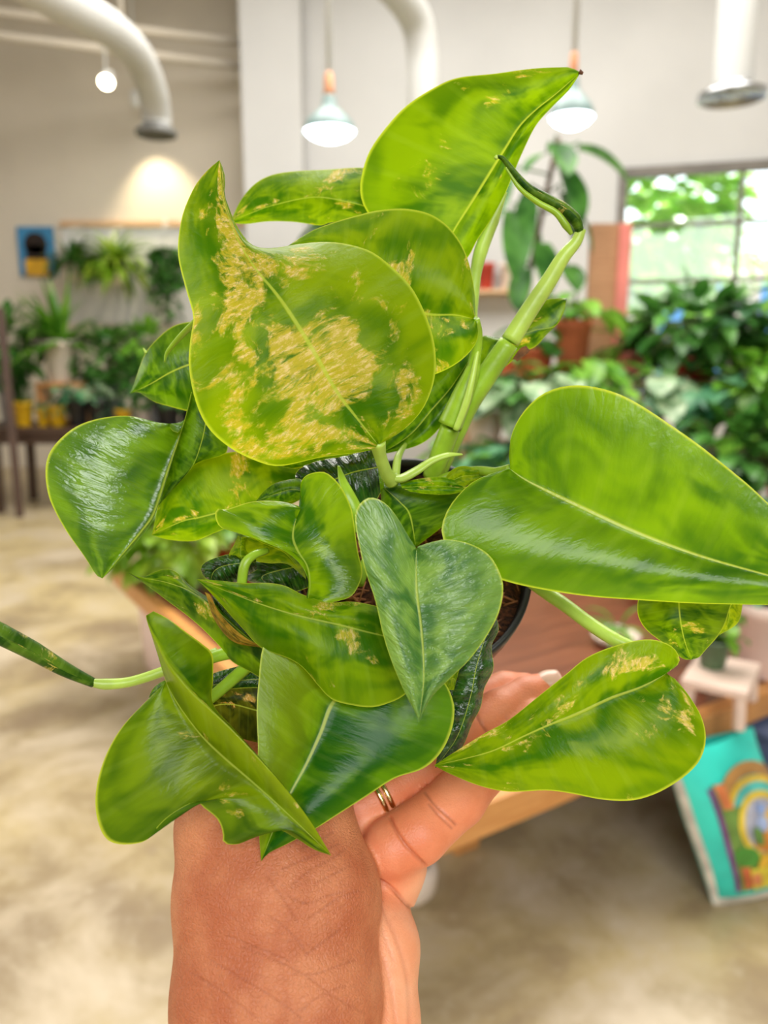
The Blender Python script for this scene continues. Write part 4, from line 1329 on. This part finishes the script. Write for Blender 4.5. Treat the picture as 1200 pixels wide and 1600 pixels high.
hh = .115
lo = np.array([-9.5, 6.2, 17.0]); hi = np.array([10.4, 21.5, 40.6])
ax = [np.arange(l, h_, hh) for l, h_ in zip(lo, hi)]
P = np.stack(np.meshgrid(*ax, indexing='ij'), -1).astype(np.float32)
DORS = [[(440, 2000, 23.5, 2.3), (374, 1780, 26.2, 2.35), (373, 1560, 28.0, 2.34), (370, 1400, 29.4, 2.3), (364, 1290, 30.2, 2.12), (368, 1210, 31.6, 1.7)],
        [(500, 2000, 23.5, 2.3), (478, 1780, 26.2, 2.3), (492, 1560, 28.0, 2.34), (496, 1400, 29.6, 2.3), (458, 1290, 30.6, 2.1), (445, 1210, 32, 1.7)],
        [(470, 2000, 23.3, 2.3), (426, 1780, 25.9, 2.4), (432, 1560, 27.6, 2.4), (432, 1400, 29.0, 2.4), (412, 1290, 30.0, 2.2)]]
THUMB = [(455, 1480, 28.4, 2.1), (503, 1388, 29.4, 1.95), (512, 1312, 30.2, 1.08), (508, 1235, 31.6, 1.0), (525, 1160, 32.6, .85)]


def sc(pts, k=1.035): return [(p[0], p[1], p[2] * k, p[3] * k) for p in pts]


HEEL = sc([(560, 2000, 22.5, 1.9), (568, 1780, 25.6, 1.75), (586, 1600, 28.0, 1.57), (584, 1480, 29.2, 1.66), (578, 1440, 30.0, 1.6)])
PAD = sc([(520, 1270, 33.6, 1.7), (580, 1320, 32.0, 1.75), (606, 1350, 31.2, 1.46), (600, 1392, 31.0, 1.32)])
INNER = sc([(430, 1300, 32.4, 2.2), (520, 1210, 34.6, 1.9), (560, 1400, 31.0, 1.7)])
fing = [[(612, 1325, 31.4, 1.25), (652, 1302, 31.6, 1.26), (716, 1248, 32.8, 1.17), (752, 1206, 33.8, 1.06), (800, 1165, 34.9, .98), (832, 1118, 35.8, .8)],
        [(560, 1262, 33.0, 1.2), (600, 1238, 33.4, 1.16), (660, 1196, 34.2, 1.12), (722, 1150, 35.2, 1.10), (780, 1112, 36.2, 1.02), (826, 1087, 36.8, .95), (858, 1073, 37.1, .74)],
        [(545, 1230, 35.0, 1.2), (640, 1165, 36.4, 1.12), (720, 1105, 37.4, 1.05), (790, 1078, 38.2, .9), (822, 1073, 38.4, .7)],
        [(520, 1220, 35.6, 1.2), (560, 1130, 37.4, 1.1), (620, 1080, 38.2, .95), (680, 1062, 38.6, .8)]]


def dorsal(Q_):
    d = smin(smin(chain(Q_, DORS[0], .6), chain(Q_, DORS[2], .6), .9), chain(Q_, DORS[1], .6), .9)
    return smin(d, chain(Q_, THUMB, .6), .5)


dors = dorsal(P)
palm = smin(chain(P, HEEL, .5), chain(P, PAD, .6), .16)
palm = smin(palm, chain(P, INNER, .8), .5)
base = smin(dors, palm, .12)
Fd = base.copy()
for fpts in fing:
    d = chain(P, fpts, .22)
    Fd = np.minimum(Fd, smin(base, d, .3))


def surface_nets(D, lo, h):
    n = np.array(D.shape)
    ins = D < 0
    c = np.zeros(n - 1, int)
    for i in (0, 1):
        for j in (0, 1):
            for k in (0, 1):
                c += ins[i:n[0] - 1 + i, j:n[1] - 1 + j, k:n[2] - 1 + k]
    act = (c > 0) & (c < 8)
    idx = -np.ones(n - 1, int)
    cells = np.argwhere(act)
    idx[act] = np.arange(len(cells))
    acc = np.zeros((len(cells), 3)); cnt = np.zeros(len(cells))
    corners = [(i, j, k) for i in (0, 1) for j in (0, 1) for k in (0, 1)]
    for a in corners:
        for b in corners:
            if sum(abs(x - y) for x, y in zip(a, b)) != 1 or a > b: continue
            va = D[tuple((cells + a).T)]; vb = D[tuple((cells + b).T)]
            m = (va < 0) != (vb < 0)
            t = np.where(m, va / np.where(m, va - vb, 1), 0)
            p = np.array(a) + t[:, None] * (np.array(b) - np.array(a))
            acc[m] += p[m]; cnt[m] += 1
    V = lo + (cells + acc / cnt[:, None]) * h
    Fc = []
    for axx in range(3):
        o1, o2 = [(1, 2), (2, 0), (0, 1)][axx]
        sl0 = [slice(1, -1)] * 3; sl0[axx] = slice(0, n[axx] - 1)
        sl1 = [slice(1, -1)] * 3; sl1[axx] = slice(1, n[axx])
        A_, B_ = ins[tuple(sl0)], ins[tuple(sl1)]
        e = np.argwhere(A_ != B_)
        fl = A_[tuple(e.T)]
        off = np.array([1, 1, 1]); off[axx] = 0
        e = e + off
        q = []
        for d1, d2 in ((-1, -1), (0, -1), (0, 0), (-1, 0)):
            g = e.copy(); g[:, o1] += d1; g[:, o2] += d2
            q.append(idx[tuple(g.T)])
        q = np.stack(q, 1)
        q[~fl] = q[~fl][:, ::-1]
        Fc.append(q)
    return V, np.concatenate(Fc)


V, Q = surface_nets(Fd, lo, hh)
# relax the net a little
E = np.concatenate([Q[:, [0, 1]], Q[:, [1, 2]], Q[:, [2, 3]], Q[:, [3, 0]]])


def relax(V, k, lam):
    for _ in range(k):
        s = np.zeros_like(V); c = np.zeros(len(V))
        np.add.at(s, E[:, 0], V[E[:, 1]]); np.add.at(s, E[:, 1], V[E[:, 0]])
        np.add.at(c, E[:, 0], 1); np.add.at(c, E[:, 1], 1)
        V = V + lam * (s / c[:, None] - V)
    return V


V = relax(V, 3, .5)


def normals(V):
    nr = np.cross(V[Q[:, 2]] - V[Q[:, 0]], V[Q[:, 3]] - V[Q[:, 1]])
    N = np.zeros_like(V)
    for k_ in range(4): np.add.at(N, Q[:, k_], nr)
    return N / np.maximum(1e-9, np.linalg.norm(N, axis=1))[:, None]


def subdivide(V, Q):
    ed = np.sort(np.concatenate([Q[:, [0, 1]], Q[:, [1, 2]], Q[:, [2, 3]], Q[:, [3, 0]]]), 1)
    u, inv = np.unique(ed, axis=0, return_inverse=True)
    inv = inv.reshape(4, -1)
    nv = len(V)
    em = (V[u[:, 0]] + V[u[:, 1]]) / 2
    fc = V[Q].mean(1)
    e = inv + nv
    f_ = np.arange(len(Q)) + nv + len(u)
    return np.concatenate([V, em, fc]), np.concatenate([np.stack([Q[:, 0], e[0], f_, e[3]], 1), np.stack([Q[:, 1], e[1], f_, e[0]], 1),
                                                         np.stack([Q[:, 2], e[2], f_, e[1]], 1), np.stack([Q[:, 3], e[3], f_, e[2]], 1)])


V, Q = subdivide(V, Q)
E = np.concatenate([Q[:, [0, 1]], Q[:, [1, 2]], Q[:, [2, 3]], Q[:, [3, 0]]])
V = relax(V, 3, .5)
N = normals(V)
if (N[:, 2] * (V[:, 2] - V[:, 2].mean())).mean() < 0:      # face outwards
    Q = Q[:, ::-1]; N = -N


dd = dorsal(V)
dp = np.minimum(chain(V, HEEL), chain(V, PAD))
df = np.min([chain(V, f_) for f_ in fing], 0)
palmw = 1 / (1 + np.exp(-(dd - np.minimum(dp, df)) / .1))
fingw = 1 / (1 + np.exp(-(dp - df) / .18))
PX = np.stack([600 + F * V[:, 0] / V[:, 2], 800 + F * V[:, 1] / V[:, 2]], 1)
crease = np.zeros(len(V))
disp = np.zeros(len(V))


def carve(line, w, depth, dark, pm=None, zr=None):
    L = parse(line)
    D = np.array(catmull(L, 8)) if len(L) > 2 else L
    best = np.full(len(V), 1e9)
    for a, b in zip(D[:-1], D[1:]):
        ab = b - a
        h = np.clip(((PX - a) @ ab) / max(1e-9, ab @ ab), 0, 1)
        best = np.minimum(best, np.hypot(*(PX - a - h[:, None] * ab).T))
    g = np.exp(-(best / w) ** 2) * (N[:, 2] < .1)
    if pm is not None: g = g * (palmw > .5 if pm else palmw < .5)
    if zr: g = g * (V[:, 2] < zr)
    disp[:] = np.maximum(disp, g * depth)
    crease[:] = np.maximum(crease, g * dark)


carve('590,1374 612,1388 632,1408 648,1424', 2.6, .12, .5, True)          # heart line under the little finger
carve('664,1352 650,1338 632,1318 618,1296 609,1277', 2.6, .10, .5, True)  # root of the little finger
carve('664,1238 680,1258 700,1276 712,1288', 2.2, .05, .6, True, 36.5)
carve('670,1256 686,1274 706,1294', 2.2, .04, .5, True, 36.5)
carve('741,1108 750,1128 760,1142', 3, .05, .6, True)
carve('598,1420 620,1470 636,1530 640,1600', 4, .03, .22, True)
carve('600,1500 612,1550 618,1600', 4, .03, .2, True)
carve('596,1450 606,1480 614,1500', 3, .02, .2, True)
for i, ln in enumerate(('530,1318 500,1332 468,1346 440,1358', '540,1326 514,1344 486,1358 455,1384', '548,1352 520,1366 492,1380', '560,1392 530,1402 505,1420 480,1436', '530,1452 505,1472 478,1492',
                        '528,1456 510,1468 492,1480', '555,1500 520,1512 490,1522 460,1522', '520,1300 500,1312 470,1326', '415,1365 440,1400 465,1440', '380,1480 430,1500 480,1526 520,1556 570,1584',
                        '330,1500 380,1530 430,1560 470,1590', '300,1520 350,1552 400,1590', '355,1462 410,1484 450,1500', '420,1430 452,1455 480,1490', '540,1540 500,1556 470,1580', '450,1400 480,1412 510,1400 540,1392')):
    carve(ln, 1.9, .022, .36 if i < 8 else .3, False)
V = V - N * disp[:, None]
Vw = np.array([list(EYE + RT * (p[0] * CM) - UP * (p[1] * CM) + FW * (p[2] * CM)) for p in V])
origin = W(470, 1500, 27 * CM)
person = thing('person', origin, 'raised bare hand and wrist with a ring, gripping the black pot from below', 'person')
me = bpy.data.meshes.new('hand')
me.from_pydata((Vw - np.array(origin)).tolist(), [], Q.tolist())
me.polygons.foreach_set('use_smooth', [True] * len(me.polygons))
for nm, ar in (('palm', palmw), ('finger', fingw), ('crease', crease)):
    a_ = me.attributes.new(nm, 'FLOAT', 'POINT')
    a_.data.foreach_set('value', ar.astype(np.float32))

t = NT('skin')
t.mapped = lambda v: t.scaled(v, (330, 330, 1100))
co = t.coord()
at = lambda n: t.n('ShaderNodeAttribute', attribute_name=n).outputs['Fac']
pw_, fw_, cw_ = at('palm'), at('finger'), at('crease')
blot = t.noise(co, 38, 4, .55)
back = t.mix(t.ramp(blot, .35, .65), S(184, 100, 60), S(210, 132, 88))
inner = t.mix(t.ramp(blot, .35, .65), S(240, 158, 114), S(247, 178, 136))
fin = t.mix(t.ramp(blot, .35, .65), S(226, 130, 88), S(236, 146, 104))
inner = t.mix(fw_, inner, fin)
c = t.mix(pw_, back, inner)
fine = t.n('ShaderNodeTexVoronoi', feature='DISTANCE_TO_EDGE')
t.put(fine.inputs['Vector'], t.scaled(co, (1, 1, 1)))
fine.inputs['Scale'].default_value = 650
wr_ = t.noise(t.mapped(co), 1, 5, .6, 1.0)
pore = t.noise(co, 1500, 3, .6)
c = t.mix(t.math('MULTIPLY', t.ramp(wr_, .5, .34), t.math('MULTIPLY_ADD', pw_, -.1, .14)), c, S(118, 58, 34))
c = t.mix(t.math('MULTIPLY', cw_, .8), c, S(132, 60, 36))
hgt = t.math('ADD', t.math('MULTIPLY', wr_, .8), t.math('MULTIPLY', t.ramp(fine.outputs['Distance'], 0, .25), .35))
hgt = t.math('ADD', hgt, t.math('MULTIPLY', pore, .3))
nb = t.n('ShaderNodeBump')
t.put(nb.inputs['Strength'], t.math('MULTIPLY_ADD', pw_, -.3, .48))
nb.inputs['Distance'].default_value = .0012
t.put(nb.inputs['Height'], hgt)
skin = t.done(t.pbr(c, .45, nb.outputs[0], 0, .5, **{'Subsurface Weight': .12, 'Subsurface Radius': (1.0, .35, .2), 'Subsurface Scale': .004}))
me.materials.append(skin)
hand = bpy.data.objects.new('hand', me)
COL.objects.link(hand)
hand.parent = person

# nail on the ring finger and the two-band ring
def cam_dir(v): return RT * v[0] - UP * v[1] + FW * v[2]


nail_c = W(872, 1062, 36.75 * CM)
fd = cam_dir((c3(858, 1073, 37.1) - c3(826, 1087, 36.8)) / np.linalg.norm(c3(858, 1073, 37.1) - c3(826, 1087, 36.8)))
mb = MB()
nu = (UP * .75 - FW * .45 - fd * (UP * .75 - FW * .45).dot(fd)).normalized()
ns = fd.cross(nu)
rows = []
for i in range(9):
    s_ = -1 + 2 * i / 8
    rows.append([W(856, 1066, 36.9 * CM) + fd * (.006 * s_) + ns * (.0052 * w_ * (1 - .25 * s_ * s_)) + nu * (.0052 - .0024 * w_ * w_ - .001 * s_ * s_) for w_ in np.linspace(-1, 1, 9)])
mb.grid(rows)
nl = mb.build('fingernail', plain('nail', S(240, 196, 174), .25, .04), person, world=True)
so = nl.modifiers.new('thick', 'SOLIDIFY')
so.thickness = .0006
pa, pb = c3(560, 1262, 33.0), c3(600, 1238, 33.4)
ctr = pa * .2 + pb * .8
fdir = cam_dir((pb - pa) / np.linalg.norm(pb - pa))
rq = fdir.to_track_quat('Z', 'Y').to_matrix()
rc = EYE + RT * (ctr[0] * CM) - UP * (ctr[1] * CM) + FW * (ctr[2] * CM)
gold = plain('ring_gold', S(226, 196, 140), .18, .05, 40, metal=1.0)
mb = MB()
for dz_ in (-.0016, .0016):
    mb.lathe([(.0112, dz_ - .0012), (.0124, dz_ - .0011), (.0130, dz_), (.0124, dz_ + .0011), (.0112, dz_ + .0012)], rc, 48, rq)
mb.build('ring', gold, person, world=True)['label'] = 'gold double-band ring'
